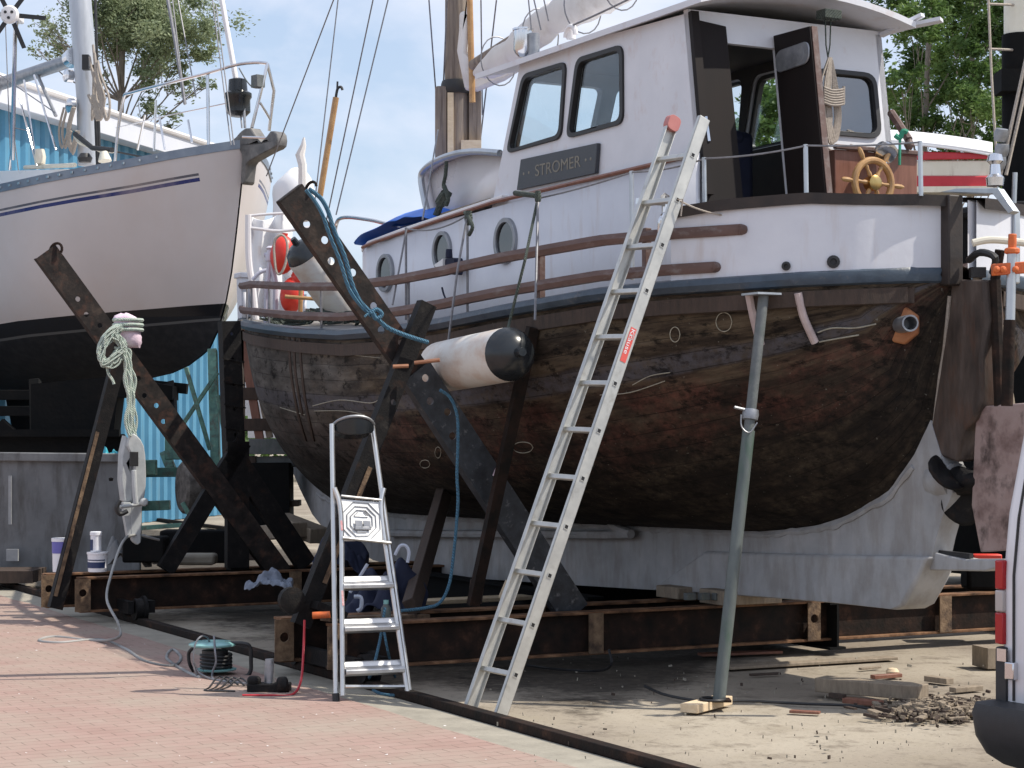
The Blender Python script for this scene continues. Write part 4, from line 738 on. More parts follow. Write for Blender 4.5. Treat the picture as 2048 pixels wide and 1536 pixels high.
m = MB(); m.tube(smooth_pts([P(590, 440, 22.5), P(588, 395, 22.5), P(584, 365, 22.5), P(578, 350, 22.5), P(574, 345, 22.5)], 3), [.25, .25, .24, .24, .24, .23, .22, .20, .18, .15, .12, .08, .02], 16); tag(m.build('covered_lamp', M['tarpw']), 'pale wrapped bundle at the bow behind the perforated steel arm', 'bundle')
m = MB(); p = Bp(890, 540, 1.0); m.prism(roundpoly([Bp(x, y, 1.0) for x, y in ((884, 518), (908, 515), (908, 550), (882, 545))], .03), -W*.08); m.lathe([(.03, 0), (.025, .07)], Bp(898, 516, .97), (0, 0, 1), 8); m.tube(smooth_pts([Bp(x, y, 1.0) for x, y in ((884, 575), (888, 590), (895, 605))], 3), .008); o = m.build('lifebuoy_light', M['navy'], bevel=.01); tag(o, 'small dark blue case with a black cap tied at the cabin side', 'case')
m = MB(); p = Bp(875, 535, .99); m.prism([Bp(x, y, 1.02) for x, y in ((868, 530), (886, 517), (884, 548), (876, 540))], -W*.05); m.build('white_flap', M['white2'], o)
# ---------------- slipway cradles ----------------
Z = V(0, 0, 1)
def ibeam(m, p, q, h, wd, side, th=.018):
    d = (q-p).normalized(); n_ = d.cross(Z).normalized()
    m.bar(p, q, th, h-2*th, up=Z)
    f = side if isinstance(side, MB) else m; f.bar(p+Z*(h/2-th/2), q+Z*(h/2-th/2), wd, th, up=Z); f.bar(p-Z*(h/2-th/2), q-Z*(h/2-th/2), wd, th, up=Z)
def holed(m, p, q, wd, th, nrm, holes, hr, flange=.07):
    d = q-p; Ln = d.length; d = d.normalized(); e = d.cross(nrm).normalized(); h = [circle(p+d*a+e*b, hr, d, e, 14) for a, b in holes if hr < a < Ln-hr]
    m.prism([p-e*wd/2, p+e*wd/2, q+e*wd/2, q-e*wd/2], -nrm*th, h)
    for s_ in (-1, 1): m.prism([p+e*s_*(wd/2-.008)-nrm*th, p+e*s_*(wd/2)-nrm*th, p+e*s_*wd/2-nrm*flange, p+e*s_*(wd/2-.008)-nrm*flange], q-p)
def cradle(sc_, t0, t1, label, arms):
    t = thing('slipway_cradle', B(sc_, 0, 0), label, 'cradle', 0, 'steel slipway cradles')
    for s_, te in ((sc_-.27, t0-.08), (sc_+.30, t0+.05)):
        m = MB(); fl = MB(); ibeam(m, B(s_, te, .235), B(s_, t1, .235), .29, .13, fl); o = m.build('crossbeam', M['rust'], t, bevel=.004); fl.each('flange', M['rust2'], o, bevel=.003)
        m = MB()
        for a in (te-.02, te-1.9, te-3.7, te-4.9):
            c = B(s_-.068, a, .235); hole = [circle(c+Z*.02, .032, W, Z, 12)] if a == te-.02 or a == te-3.7 else []
            a2 = .13 if a == te-.02 else .11; m.prism([c-W*a2/2-Z*.135, c+W*a2/2-Z*.135, c+W*a2/2+Z*.135, c-W*a2/2+Z*.135], -U*.012, hole)
        m.each('stiffener', M['rustlight'], o)
    for tw in (2.98, -2.98):
        for ds in (-.55, .58):
            c = B(sc_+ds, tw, .12); m = MB(); m.lathe([(.09, -.05), (.11, -.045), (.11, -.02), (.09, -.015), (.09, .05)], c, W, 20); m.build('wheel', M['blackpaint'], t)
        m = MB(); m.bar(B(sc_-.6, tw+.09, .14), B(sc_+.6, tw+.09, .14), .05, .10); m.bar(B(sc_-.6, tw-.09, .14), B(sc_+.6, tw-.09, .14), .05, .10); m.each('bogie', M['blackpaint'], t)
    arms(t); return t
def arms_near(t):
    s = 2.55; nr = -U
    p, q = Bs(838, 752, s), Bs(583, 386, s); hl = [(p-Bs(*c, s)).length for c in ((803, 684), (763, 660), (755, 612), (712, 592), (711, 545), (663, 522), (657, 477), (614, 448))]
    d = (q-p).normalized(); e = d.cross(nr).normalized(); hs = [((Bs(*c, s)-p).dot(d), (Bs(*c, s)-p).dot(e)) for c in ((803, 684), (763, 660), (748, 612), (712, 592), (706, 545), (663, 522), (650, 480), (614, 448))]
    m = MB(); holed(m, p, q, .195, .012, nr, hs, .026); m.bar(q-d*.006-nr*.035, q+d*.006-nr*.035, .19, .07, up=nr); m.build('arm', M['arm'], t)
    p2, q2 = Bs(1150, 1228, s), Bs(832, 742, s)+nr*.018; d = (q2-p2).normalized(); e = d.cross(nr).normalized(); hs = [((Bs(*c, s)-p2).dot(d), (Bs(*c, s)-p2).dot(e)) for c in ((849, 756), (858, 802), (893, 824), (903, 872))]
    m = MB(); holed(m, p2+nr*.018, q2, .225, .014, nr, hs, .026, .09); m.build('arm', M['armb'], t)
    s2 = 2.50; p, q = Bs(598, 1250, s2)+nr*.06, Bs(851, 608, s2)+nr*.06; d = (q-p).normalized(); m = MB(); e = d.cross(nr).normalized(); holed(m, p, q, .115, .012, nr, [(2.0, 0), (1.55, .02), (1.3, -.02)], .02, .08); m.build('upright', M['blackpaint'], t)
    m = MB(); m.bar(p+d*.3+e*.03+nr*.008, p+d*1.1+e*.03+nr*.008, .03, .008, up=nr); m.build('rust_patch', M['rustlight'], t)
    m = MB(); m.tube([Bs(773, 734, s2)+nr*.1, Bs(800, 733, s2)+nr*.13], .013, 8); m.tube([Bs(812, 727, s2)+nr*.13, Bs(850, 722, s2)+nr*.22], .013, 8); m.each('pin', mat('copper_pin', [(.3, .14, .08), (.45, .22, .13)], .5, .4), t)
    m = MB(); m.bar(B(2.5, 3.2, .5), B(2.5, 3.0, .42), .34, .05); m.lathe([(.06, -.03), (.085, 0), (.085, .05), (.03, .06)], Bs(580, 1200, 2.45), -U, 16); m.build('anchor_plate', M['blackpaint'], t)
    m = MB(); p = Bs(622, 377, s); m.tube(arc(p, .04, 0, math.pi, V(.8, -.3, .3).normalized(), Z, 8), .010, 6); m.build('lifting_eye', M['rust'], t)
def arms_far(t):
    s = 7.15; nr = -U
    p, q = Bs(565, 1150, s), Bs(92, 503, s); d = (q-p).normalized(); e = d.cross(nr).normalized(); hs = [((Bs(*c, s)-p).dot(d), (Bs(*c, s)-p).dot(e)) for c in ((156, 598), (173, 629), (200, 651), (250, 738), (277, 757), (289, 791), (313, 811), (327, 843))]
    m = MB(); holed(m, p, q, .20, .012, nr, hs, .022, .09); m.build('arm', M['arm'], t)
    m = MB(); m.tube(arc(Bs(112, 500, s), .055, -.6, 3.2, V(.9, -.2, .2).normalized(), Z, 10), .012, 6); m.build('lifting_eye', M['rust'], t)
    p, q = Bs(103, 1215, s)+nr*.15, Bs(243, 668, s)+nr*.15; d = (q-p).normalized(); e = d.cross(nr).normalized(); m = MB(); holed(m, p, q, .11, .012, nr, [], .02, .09); m.build('upright', M['blackpaint'], t)
    m = MB(); m.bar(p+d*.1-e*.035+nr*.008, p+d*1.5-e*.035+nr*.008, .03, .008, up=nr); m.build('rust_patch', M['rustlight'], t)
    for a, b in ((1.92, 2.0), (-1.9, -2.0)):
        m = MB(); p, q = B(7.2, a, .38), B(7.2, b, 2.55); d = (q-p).normalized(); e = d.cross(nr).normalized(); holed(m, p, q, .17, .014, nr, [(x*.22+.3, 0) for x in range(9)], .014, .12); 
        for k_ in range(9): m.bar(p+d*(.25+k_*.2)-e*.10+nr*.012, p+d*(.21+k_*.2)+e*.10+nr*.012, .012, .012, up=nr)
        m.bar(p-nr*.1, q-nr*.1-d*.3, .12, .1, up=nr); m.build('upright', M['blackpaint'], t)
    m = MB(); m.bar(B(7.2, 2.6, .4), B(7.2, 1.9, 1.5), .15, .08, up=U); m.bar(B(7.2, 1.3, .4), B(7.2, 2.0, 1.4), .18, .08, up=U); m.bar(B(7.2, 1.95, .4), B(7.2, 1.95, 1.5), .2, .08, up=U); m.build('brace', M['blackpaint'], t)
cradle(2.6, 3.2, -3.6, 'rusty slipway cradle under the stern of the wooden boat with a tall perforated arm', arms_near)
cradle(7.25, 3.5, -3.6, 'dark slipway cradle under the bow of the wooden boat with crossed steel arms', arms_far)
for t_, s0, s1, lb in ((-.75, 2.2, 9.5, 'long dark beam added behind the white keel to hide the lit ground'), (.55, 3.4, 6.7, 'short dark beam added in front of the white keel between the cradles to hide the lit ground')):
    m = MB(); ibeam(m, B(s0, t_, .2), B(s1, t_, .2), .34, .14, 1); tag(m.build('gap_filler_beam', M['darkhull']), lb, 'beam')  # dark beams added to block the view of pale lit ground
def blockset(s, n_, label):
    m = MB(); z0 = .385; z1 = interp([(0, .5), (3.3, .41), (7, .40), (9, .42)], s)+.05
    m.box(B(s, 0, (z0+z1)/2), (.3, .5, z1-z0), (U, W, Z)); tag(m.build('keel_block', M['wood'], bevel=.008), label, 'block')
blockset(2.9, 1, 'grey timber keel block on the rear cradle beam of the wooden boat'); blockset(2.33, 1, 'timber keel block on the front cradle beam near the stern keel')
# timber and steel props
def prop_beam(a, b, w_, h_, m_, label, name='timber_prop', cat='prop'):
    m = MB(); m.bar(a, b, w_, h_, up=U); return tag(m.build(name, M[m_], bevel=.006), label, cat)
q = hullpt(888, 985, .02); prop_beam(P(822, 1215, 13.3), q, .12, .08, 'darkwood', 'dark timber prop under the brown hull left of the thin steel prop')
m = MB(); q = hullpt(1066, 655, .06); m.bar(P(946, 1210, 13.35), q, .075, .055, up=U); o = m.build('steel_prop', M['rust']); tag(o, 'thin rust-brown steel prop rising past the black end of the hanging fender', 'prop')
m = MB(); m.bar(P(996, 955, 13.4), P(1004, 935, 13.4), .10, .08); m.build('collar', M['pink'], o)
t = thing('steel_prop', G(1440, 1408), 'grey-green telescopic steel prop with a top plate under the blue strake', 'prop')
a, b = G(1438, 1400, .05), hullpt(1527, 592, .10)
d = b-a; m = MB(); m.tube([a, a+d*.66], .037, 16); m.build('outer_tube', mat('green_prop_paint', [(.085, .10, .10), (.135, .155, .15)], .55, .2, scale=7, stretch=(2, 2, .8), bump=.1, extra=stains((.045, .10, .06), .62, (3, 3, .8), .8)), t)
m = MB(); m.tube([a+d*.62, b], .031, 16); m.build('inner_tube', M['prop'], t)
m = MB(); m.lathe([(.045, -.03), (.05, 0), (.045, .03)], a+d*.70, d, 14); m.tube([a+d*.71+V(-.10, -.03, .02), a+d*.705+V(.04, .0, 0)], .009, 6); m.tube(smooth_pts([a+d*.70+V(-.06, -.05, 0), a+d*.67+V(-.05, -.05, 0), a+d*.655+V(0, -.05, 0), a+d*.68+V(.04, -.04, 0)], 4), .004, 5); m.build('collar', M['galv'], t)
m = MB(); m.box(b+Z*.012+V(-.01, .02, 0), (.17, .17, .012), (U, W, Z)); m.build('top_plate', M['steelpost'], t); m = MB(); m.box(a-Z*.0, (.13, .13, .012)); m.build('foot_plate', M['rust'], t)
m = MB(); c = G(1412, 1424, .0); m.bar(G(1378, 1427)+Z*.028, G(1448, 1408)+Z*.026, .11, .05, up=Z); tag(m.build('wood_block', M['newwood'], bevel=.003), 'pale new timber block at the foot of the green steel prop', 'block')
m = MB(); m.tube(arc(G(1425, 1419)+Z*.06, .07, 0, 6.2, V(1, 0, 0), V(0, 1, 0), 20), .009, 6); tag(m.build('rubber_ring', M['black']), 'thin black loop of hose around the prop foot', 'hose')
# ---------------- the leaning ladder ----------------
Lf, Rf, Lt, Rt = G(938, 1416), G(1003, 1431), Bp(1342, 247, 1.35), Bp(1410, 236, 1.35)
lad = thing('ladder', (Lf+Rf)/2, 'long aluminium ladder leaning against the white bulwark, one red cap', 'ladder')
for a, b, cap in ((Lf, Lt, 1), (Rf, Rt, 0)):
    d = (b-a).normalized(); e = (Rf-Lf).normalized(); e = (e-d*e.dot(d)).normalized(); n_ = d.cross(e)
    m = MB(); wd = .078
    m.prism([a+n_*wd/2+e*.004, a-n_*wd/2+e*.004, a-n_*wd/2-e*.004, a+n_*wd/2-e*.004], b-a)
    for s_ in (-1, 1): m.prism([a+n_*(s_*wd/2)+e*.004, a+n_*(s_*(wd/2-.006))+e*.004, a+n_*(s_*(wd/2-.006))-e*(.026 if not cap else -.03), a+n_*(s_*wd/2)-e*(.026 if not cap else -.03)], b-a)
    st = m.build('stile', M['alu2'], lad, bevel=.002)
    if cap: m = MB(); m.prism(roundpoly([b-d*.05-n_*.045-e*.012, b-d*.05+n_*.045-e*.012, b+d*.045+n_*.045-e*.012, b+d*.045-n_*.045-e*.012], .035), e*.05); m.build('end_cap', mat('faded_red_cap', [(.42, .14, .13), (.5, .2, .18)], .5, scale=6), st, bevel=.006)
for i in range(12):
    f = (.245+.3045*i)/3.85; a, b = Lf.lerp(Lt, f), Rf.lerp(Rt, f); e = (b-a).normalized(); d = (Lt-Lf).normalized(); n_ = d.cross(e)
    m = MB(); m.box((a+b)/2-e*.004, ((b-a).length+.0, .03, .03), (e, d, n_)); rg = m.build('rung', M['alu2'], lad, bevel=.004)
    m = MB(); c = b+e*.004; m.prism([c+d*x+n_*y for x, y in ((.015, .015), (-.015, .015), (-.015, -.015), (.015, -.015))], e*.004, [[c+d*x+n_*y for x, y in ((.011, .011), (-.011, .011), (-.011, -.011), (.011, -.011))]]); m.build('rung_end', M['alu2'], rg)
    m = MB(); m.prism([c+d*x+n_*y for x, y in ((.011, .011), (-.011, .011), (-.011, -.011), (.011, -.011))], e*.0015); m.build('rung_bore', M['black'], rg)
e = (Rf-Lf).normalized(); d = (Rt-Rf).normalized(); e = (e-d*e.dot(d)).normalized(); n_ = d.cross(e); 
c0 = Rf.lerp(Rt, .575)+e*.0055; m = MB(); L_ = .215; m.prism([c0-n_*.021, c0+n_*.021, c0+n_*.021+d*L_, c0-n_*.021+d*L_], e*.001); stk = m.build('sticker', mat('red_sticker', [(.62, .07, .06), (.7, .12, .1)], .5, scale=9), lad)
nn_ = n_ if n_.x > 0 else -n_
text('Krause', 'lettering', M['bucket'], stk, c0+d*.205+e*.0015-nn_*.014, c0+d*.05+e*.0015-nn_*.014, nn_, .028, .0006)
m = MB(); c = Rf.lerp(Rt, .855); m.tube(sag(c, Bp(1462, 432, 1.2), .02), .006, 5); m.tube([c+V(.02, -.02, -.1), c+V(.03, -.03, .0), c], .005, 5); tag(m.build('lashing_cord', M['ropew']), 'thin pale cord lashing the ladder to the boat', 'cord')
# mounting hooks where ladder meets the rail
m = MB(); p = Bp(1330, 425, 1.5); m.tube(smooth_pts([p, p+V(-.03, -.02, -.05), p+V(-.03, 0, -.14), p+V(0, 0, -.19)], 4), .014); m.tube([p, p+Z*.07], .02); m.lathe([(.02, 0), (.03, .03), (.0, .05)], p+Z*.07, Z, 10); m.bar(Bp(1275, 402, 1.52), Bp(1355, 408, 1.45), .03, .035); m.build('deck_fitting', M['chrome'], boat)
# ---------------- folded step ladder ----------------
a0, a1 = G(672, 1404), G(821, 1397); u0, u1 = P(664, 848, 12.12), P(745, 852, 12.30)
sl_ = thing('step_ladder', (a0+a1)/2, 'folded aluminium step ladder with a black top tray on the brick edge', 'step ladder')
lx = (a1-a0).normalized(); up_ = ((u0+u1)/2-(a0+a1)/2).normalized(); nf = up_.cross(lx); nf = nf if nf.y < 0 else -nf
def leg(m, pts, r=.014, sq=.024): 
    for p, q in zip(pts, pts[1:]): m.bar(p, q, sq, sq*.8, up=nf)
for p, q in ((a0, u0), (a1, u1)):
    m = MB(); m.tube(smooth_pts([p, p.lerp(q, .35), p.lerp(q, .7), q], 4), .0155, 10); m.build('leg', M['alu'], sl_)
for p, q, sg in ((a0, u0, -1), (a1, u1, 1)):   # front frame: bent tubes ending at the platform
    b = [p+nf*.05+lx*(-.030*sg+.0)+up_*.03]; tp = p.lerp(q, .735)+nf*.045-lx*(.0*sg); kk = p.lerp(q, .66)+nf*.05-lx*(.035*sg)
    m = MB(); m.tube(smooth_pts([b[0], p.lerp(q, .35)+nf*.05-lx*.033*sg, kk, tp+up_*.04-lx*.00*sg], 5), .0150, 10); m.build('leg', M['alu'], sl_)
    m = MB(); m.lathe([(.022, -.03), (.022, .03)], p+Z*.02, up_, 10); m.build('foot_cap', M['black'], sl_)
def at(f, k): p, q = a0.lerp(u0, f), a1.lerp(u1, f); return p.lerp(q, k)
for y in (1168, 1252, 1336):
    f = (1402-y)/554; p, q = at(f, .1)+nf*.03, at(f, .93)+nf*.03
    m = MB(); prof = [(0, .0), (.055, .0), (.062, -.01), (.062, -.045), (.055, -.048), (.050, -.016), (0, -.014)]
    m.add([], []); rows = [[e_+nf*a+up_*b for a, b in ((-.02, .035), (.0, .03), (.004, .026), (.012, -.0), (.045, -.022), (.05, -.03), (.046, -.05), (-.01, -.055))] for e_ in (p, q)]; m.grid(rows, closed=True); m.f += [tuple(range(8)), tuple(range(8, 16))]
    m.build('tread', M['alu'], sl_, bevel=.002)
m = MB(); m.tube([at(.05, .1)+nf*.045, at(.04, .93)+nf*.045], .012, 8); m.tube([at(.575, .1)+nf*.075, at(.555, .97)+nf*.075], .011, 8); m.tube([at(.73, .12)+nf*.05, at(.715, .95)+nf*.05], .008, 8); m.each('cross_tube', M['alu'], sl_)
c00, c10, c11, c01 = at(.565, .10)+nf*.06, at(.565, .84)+nf*.06, at(.71, .90)+nf*.04, at(.72, .12)+nf*.04
m = MB(); m.prism([c00, c10, c11, c01], -nf*.012); pl = m.build('platform', mat('platform_tread', [(.66, .66, .65), (.74, .74, .73)], .45, .55, scale=9), sl_, bevel=.004)
def pp(a, b): return c00.lerp(c10, a).lerp(c01.lerp(c11, a), b)+nf*.002
m = MB()
for k_ in (.46, .36, .27): m.tube([pp(.5+k_*1.08*math.cos(R(22.5+45*j)), .48+k_*1.08*math.sin(R(22.5+45*j))) for j in range(8)], .0035, 5, closed=True)
m.tube([pp(.33, .62), pp(.43, .72)], .003, 5); m.tube([pp(.67, .62), pp(.57, .72)], .003, 5); m.tube([pp(.33, .60), pp(.67, .60)], .003, 5); m.build('tread_pattern', M['galv'], pl)
m = MB(); m.box(pp(.42, .40)+nf*.01, (.045, .006, .045), (lx, nf, up_)); m.box(pp(.62, .40)+nf*.01, (.045, .006, .045), (lx, nf, up_)); m.bar(pp(.32, .30)+nf*.01, pp(.72, .30)+nf*.01, .02, .006, up=nf); m.each('latch', M['galv'], pl, bevel=.003)
m = MB(); rows = []; 
for i in range(13):
    x = -1+i/6; hgt = math.sqrt(max(0, 1-x*x*.92)); c = at(.985, .5)+lx*(x*.128); rows.append([c+up_*(.045*hgt+.01), c+up_*(.045*hgt+.0)+nf*.10*hgt, c-up_*(.055*hgt)+nf*.07*hgt, c-up_*(.06*hgt)-nf*.03])
m.grid(rows, closed=True); m.f += [tuple(range(4)), tuple(range(len(m.v)-4, len(m.v)))]; m.build('top_tray', M['blackgloss'], sl_, bevel=.006)
m = MB(); m.tube([at(.985, .5)+lx*(x*.128)+up_*(.048*math.sqrt(max(0, 1-x*x*.92))+.008)+nf*.10*math.sqrt(max(0, 1-x*x*.92)) for x in [i/8-1 for i in range(17)]], .009, 8); m.build('tray_rim', M['galv'], sl_)
for f in (.36, .62): m = MB(); m.box(a0.lerp(u0, f)+nf*.067-lx*-.033, (.012, .004, .09 if f < .5 else .06), (lx, nf, up_)); m.build('sticker', mat('pale_red_sticker%d' % (f*10), [(.6, .2, .2), (.75, .6, .6)], .5, scale=60), sl_)
# ---------------- small things round the cradles ----------------
# blue rope over the near arm
m = MB(); s = 2.38
pts = [Bs(*c, s) for c in ((618, 378), (640, 395), (655, 420), (668, 460), (690, 515), (705, 570), (722, 605), (748, 630), (775, 655), (815, 672), (856, 685))]
m.tube(smooth_pts(pts, 5), .015, 8); m.tube(smooth_pts([Bs(*c, s)+W*.01 for c in ((615, 380), (632, 402), (648, 430), (662, 470), (684, 525), (700, 575), (720, 606), (746, 632))], 5), .013, 8)
c = Bs(752, 628, s-.03); m.tube(smooth_pts([c+W*.04, c+Z*.03, c-W*.04, c-Z*.03, c+W*.03+Z*.02], 4), .015, 6); m.tube(smooth_pts([c, c-W*-.05+Z*.0, c-W*-.08-Z*.02], 4), .008, 6)
tag(m.build('blue_rope', M['ropeb']), 'blue rope knotted along the top of the tall perforated arm', 'rope', 'blue ropes on the cradle')
m = MB(); m.tube(smooth_pts([Bs(*c, 2.35) for c in ((880, 780), (900, 795), (914, 830), (916, 880), (914, 950), (916, 1000), (912, 1060), (906, 1120), (898, 1170), (880, 1205), (850, 1216), (800, 1222))], 5), .011, 8); tag(m.build('blue_rope', M['ropeb']), 'blue rope hanging straight down beside the lower grey arm to the beam', 'rope', 'blue ropes on the cradle')
m = MB(); m.tube(smooth_pts([P(770, 1215, 12.4), P(760, 1280, 12.35), P(745, 1340, 12.2), G(735, 1372)+Z*.01, G(760, 1390)+Z*.01, G(800, 1395)+Z*.01], 5), .01, 6); m.tube(smooth_pts([P(765, 1240, 12.4), P(775, 1300, 12.3), G(790, 1360)+Z*.02], 4), .008, 6); tag(m.build('blue_line', M['ropeb']), 'loose blue cord trailing to the ground behind the step ladder', 'cord')
# pink pad and green rope on the far upright, with the grey outboard leg hanging below
m = MB(); p, q = Bs(262, 694, 6.7), Bs(250, 628, 6.7); rows = []
for i in range(13):
    f = i/12; rr = .105*(1+.05*math.sin(f*40))*interp([(0, .7), (.2, .95), (.8, 1), (.95, .85), (1, .3)], f); c = p.lerp(q, f); rows.append([c+W*(rr*math.cos(a))+U*(rr*math.sin(a))+Z*(.01*math.sin(a*3)) for a in [2*math.pi*k_/18 for k_ in range(18)]])
m.grid(rows, closed=True); m.f += [tuple(range(18)), tuple(range(len(m.v)-18, len(m.v)))]; tag(m.build('quilted_pad', M['pink'], ang=70), 'pink quilted pad tied over the end of the far cradle upright', 'pad')
m = MB()
for z in (-.02, .02, .06): c = Bs(256, 655, 6.7)+Z*z; m.tube([c+W*(.115*math.cos(a))+U*(.115*math.sin(a)) for a in [2*math.pi*k_/18 for k_ in range(18)]], .016, 6, closed=True)
rr_ = random.Random(4)
for i in range(26):
    y_ = 662+i*2; m.tube(smooth_pts([Bs(x+rr_.uniform(-8, 8), yy+rr_.uniform(-8, 8), 6.62-.012*(i % 8)) for x, yy in ((240, 655), (216, 668+i*.5), (202, 700+i*.5), (212, 728), (236, 722-i), (246, 694), (230, 672))], 4, True), .008, 5, closed=True)
m.tube(smooth_pts([Bs(x, y, 6.6) for x, y in ((214, 728), (216, 745), (225, 760), (228, 768))], 4), .012, 6)
for i in range(7):
    m.tube(smooth_pts([Bs(x+i*2.6-8+4*math.sin(y*.08+i*1.6), y, 6.58+.012*i) for x, y in ((240, 695), (252, 702), (256, 730), (260, 760), (262, 800), (262, 840), (264, 872))], 6), .011, 6)
tag(m.build('green_rope', M['ropeg']), 'bundle of frayed pale green rope hanging from the far cradle arm', 'rope')
t = thing('outboard_motor', Bs(265, 1080, 6.6), 'grey outboard motor leg hung on the pale green rope beside the skip', 'outboard motor')
def OP(x, y, s_=6.6): return Bs(x, y, s_)
m = MB(); m.prism(smooth_pts([OP(x, y) for x, y in ((262, 868), (275, 872), (288, 892), (292, 930), (292, 970), (288, 1000), (284, 1020), (282, 1085), (268, 1085), (262, 1070), (262, 1020), (270, 1000), (268, 960), (270, 930), (262, 905), (255, 890))], 2, True), U*.05); m.build('bracket', M['greypl'], t, bevel=.008)
m = MB(); m.prism([OP(x, y, 6.64) for x, y in ((252, 870), (262, 885), (262, 940), (268, 955), (266, 1005), (248, 1005), (242, 960), (244, 905))], U*.12); m.build('casing', M['greypl'], t, bevel=.02)
m = MB(); m.prism([OP(x, y, 6.6) for x, y in ((247, 1005), (262, 1005), (262, 1075), (256, 1075), (248, 1030))], U*.06); m.tube([OP(x, y, 6.5) for x, y in ((268, 940), (270, 990), (272, 1008))], .022); m.tube([OP(240, 1014, 6.55), OP(285, 1008, 6.55)], .016); m.lathe([(.03, 0), (.035, .04), (.02, .05)], OP(286, 1004, 6.5), -U, 10); m.build('clamp', M['greypl'], t, bevel=.004)
m = MB(); m.box(OP(268, 918, 6.55), (.02, .07, .12), (U, W, Z)); m.tube(smooth_pts([OP(240, 1000, 6.5), OP(233, 1015, 6.5), OP(240, 1028, 6.5), OP(255, 1022, 6.5)], 4), .02); m.each('mount', M['black'], t, bevel=.004)
# buckets of paint on the far cradle
def bucket(c, r_, h, label, lab, parts_mat='label'):
    t = thing('paint_bucket', c, label, 'bucket', 0, 'paint buckets on the cradle beam'); m = MB(); m.lathe([(r_*.93, 0), (r_*.96, h*.5), (r_, h*.9), (r_*1.06, h*.9), (r_*1.06, h), (r_*1.0, h)], c, Z, 28); m.build('tub', M['bucket'], t)
    m = MB(); n0 = 22; a0_ = math.radians(200); rows = []
    for z0_, z1_ in lab:
        for (zz) in (z0_, z1_): rows.append([c+Z*(h*zz)+V(math.cos(a), math.sin(a), 0)*(r_*lerp(.93, .99, zz)+.003) for a in [lerp(R(200), R(330), k_/10) for k_ in range(11)]])
    for i in range(0, len(rows), 2): m.grid(rows[i:i+2])
    m.build('label', M[parts_mat], t); return t
bz = lambda x, y, z: G(x, y, z)
Yb = 16.4
bucket(P(195, 1143, Yb)-Z*0, .082, .16, 'white paint bucket with navy bands, standing on the cradle beam beside the hanging cable', [(.2, .50), (.58, .63)])
t = thing('paint_can', P(191, 1106, Yb), 'small white can with a dark side standing on top of the banded paint bucket', 'can'); m = MB(); m.lathe([(.045, 0), (.045, .13), (.05, .135), (.05, .16), (.04, .165)], P(192, 1103, Yb), Z, 20); m.build('can_body', M['bucket'], t); m = MB(); m.grid([[P(192, 1103, Yb)+Z*z+V(math.cos(a), math.sin(a), 0)*.047 for a in [R(k_) for k_ in range(190, 260, 10)]] for z in (.01, .10)]); m.build('label', M['label'], t)
bucket(P(124, 1143, 16.7), .082, .28, 'taller white bucket with a purple label half hidden behind the rusty upright', [(.55, .9)], 'purple')
# white hanging cable
m = MB(); m.tube(smooth_pts([P(318, 1140, 16.6)+Z*.25, P(270, 1070, 16.4), P(245, 1085, 16.2), P(222, 1150, 15.9), P(214, 1200, 15.6), P(238, 1250, 14.9), P(236, 1275, 14.7), G(190, 1284)+Z*.01, G(110, 1276)+Z*.01, G(78, 1284)+Z*.01, G(120, 1288)+Z*.01, G(200, 1282)+Z*.01, G(250, 1300)+Z*.01, G(290, 1325)+Z*.01, G(345, 1335)+Z*.01, G(362, 1318)+Z*.01, G(345, 1302)+Z*.01, G(334, 1320)+Z*.01, G(370, 1345)+Z*.01, G(400, 1358)+Z*.01], 8), .011, 8)
tag(m.build('extension_cable', mat('dusty_cable', [(.10, .10, .10), (.34, .34, .33)], .6, scale=1.5, pos=[.35, .6])), 'extension cable hanging from the cradle beam and looping over the paving', 'cable')
# cable reel
t = thing('cable_reel', G(455, 1352), 'turquoise cable reel on a black tube stand at the paving edge', 'cable reel'); c = G(440, 1350); Yr = c.y
def RP(x, y, dy=0): return P(x, y, Yr+dy)
m = MB(); m.lathe([(.145, 0), (.155, .006), (.155, .016), (.12, .03), (.04, .03)], RP(425, 1292), Z, 28); m.lathe([(.05, .0), (.13, .01), (.135, .018), (.12, .022)], RP(432, 1343), Z, 28); m.build('drum_flange', M['tealcase'], t)
m = MB(); m.lathe([(.085, 0), (.09, .05), (.085, .14)], RP(430, 1343), Z, 20)
for i in range(5): m.tube([RP(432, 1338-i*7)+V(.1*math.cos(a), .1*math.sin(a), .004*math.sin(a*2)) for a in [2*math.pi*k_/18 for k_ in range(18)]], .009, 6, closed=True)
m.build('cable', M['black'], t)
m = MB(); m.tube(smooth_pts([RP(395, 1352, -.05), RP(400, 1357, -.05), RP(480, 1355, -.05), RP(500, 1345, -.05), RP(502, 1320, -.05), RP(500, 1295, -.05), RP(488, 1287, -.05), RP(450, 1286, .0)], 5), .013, 8); m.tube(smooth_pts([RP(395, 1352, .15), RP(380, 1330, .1), RP(378, 1305, .1), RP(392, 1292, .05)], 5), .012, 8); m.build('stand', M['black'], t)
m = MB(); m.tube(smooth_pts([RP(395, 1353, -.17), RP(387, 1330, -.17), RP(390, 1290, -.16), RP(402, 1273, -.12), RP(415, 1275, -.05), RP(420, 1290, 0)], 5), .006, 6); m.tube(smooth_pts([RP(428, 1272, -.1), RP(430, 1300, -.17), RP(432, 1325, -.18), RP(425, 1345, -.18), G(428, 1362)+Z*.01, G(460, 1366)+Z*.01, G(500, 1372)+Z*.01], 5), .007, 6); m.tube(smooth_pts([RP(388, 1325, -.17), RP(398, 1345, -.17), G(425, 1362)+Z*.01, G(460, 1368)+Z*.01], 5), .007, 6); m.build('loose_cable', M['wire'], t)
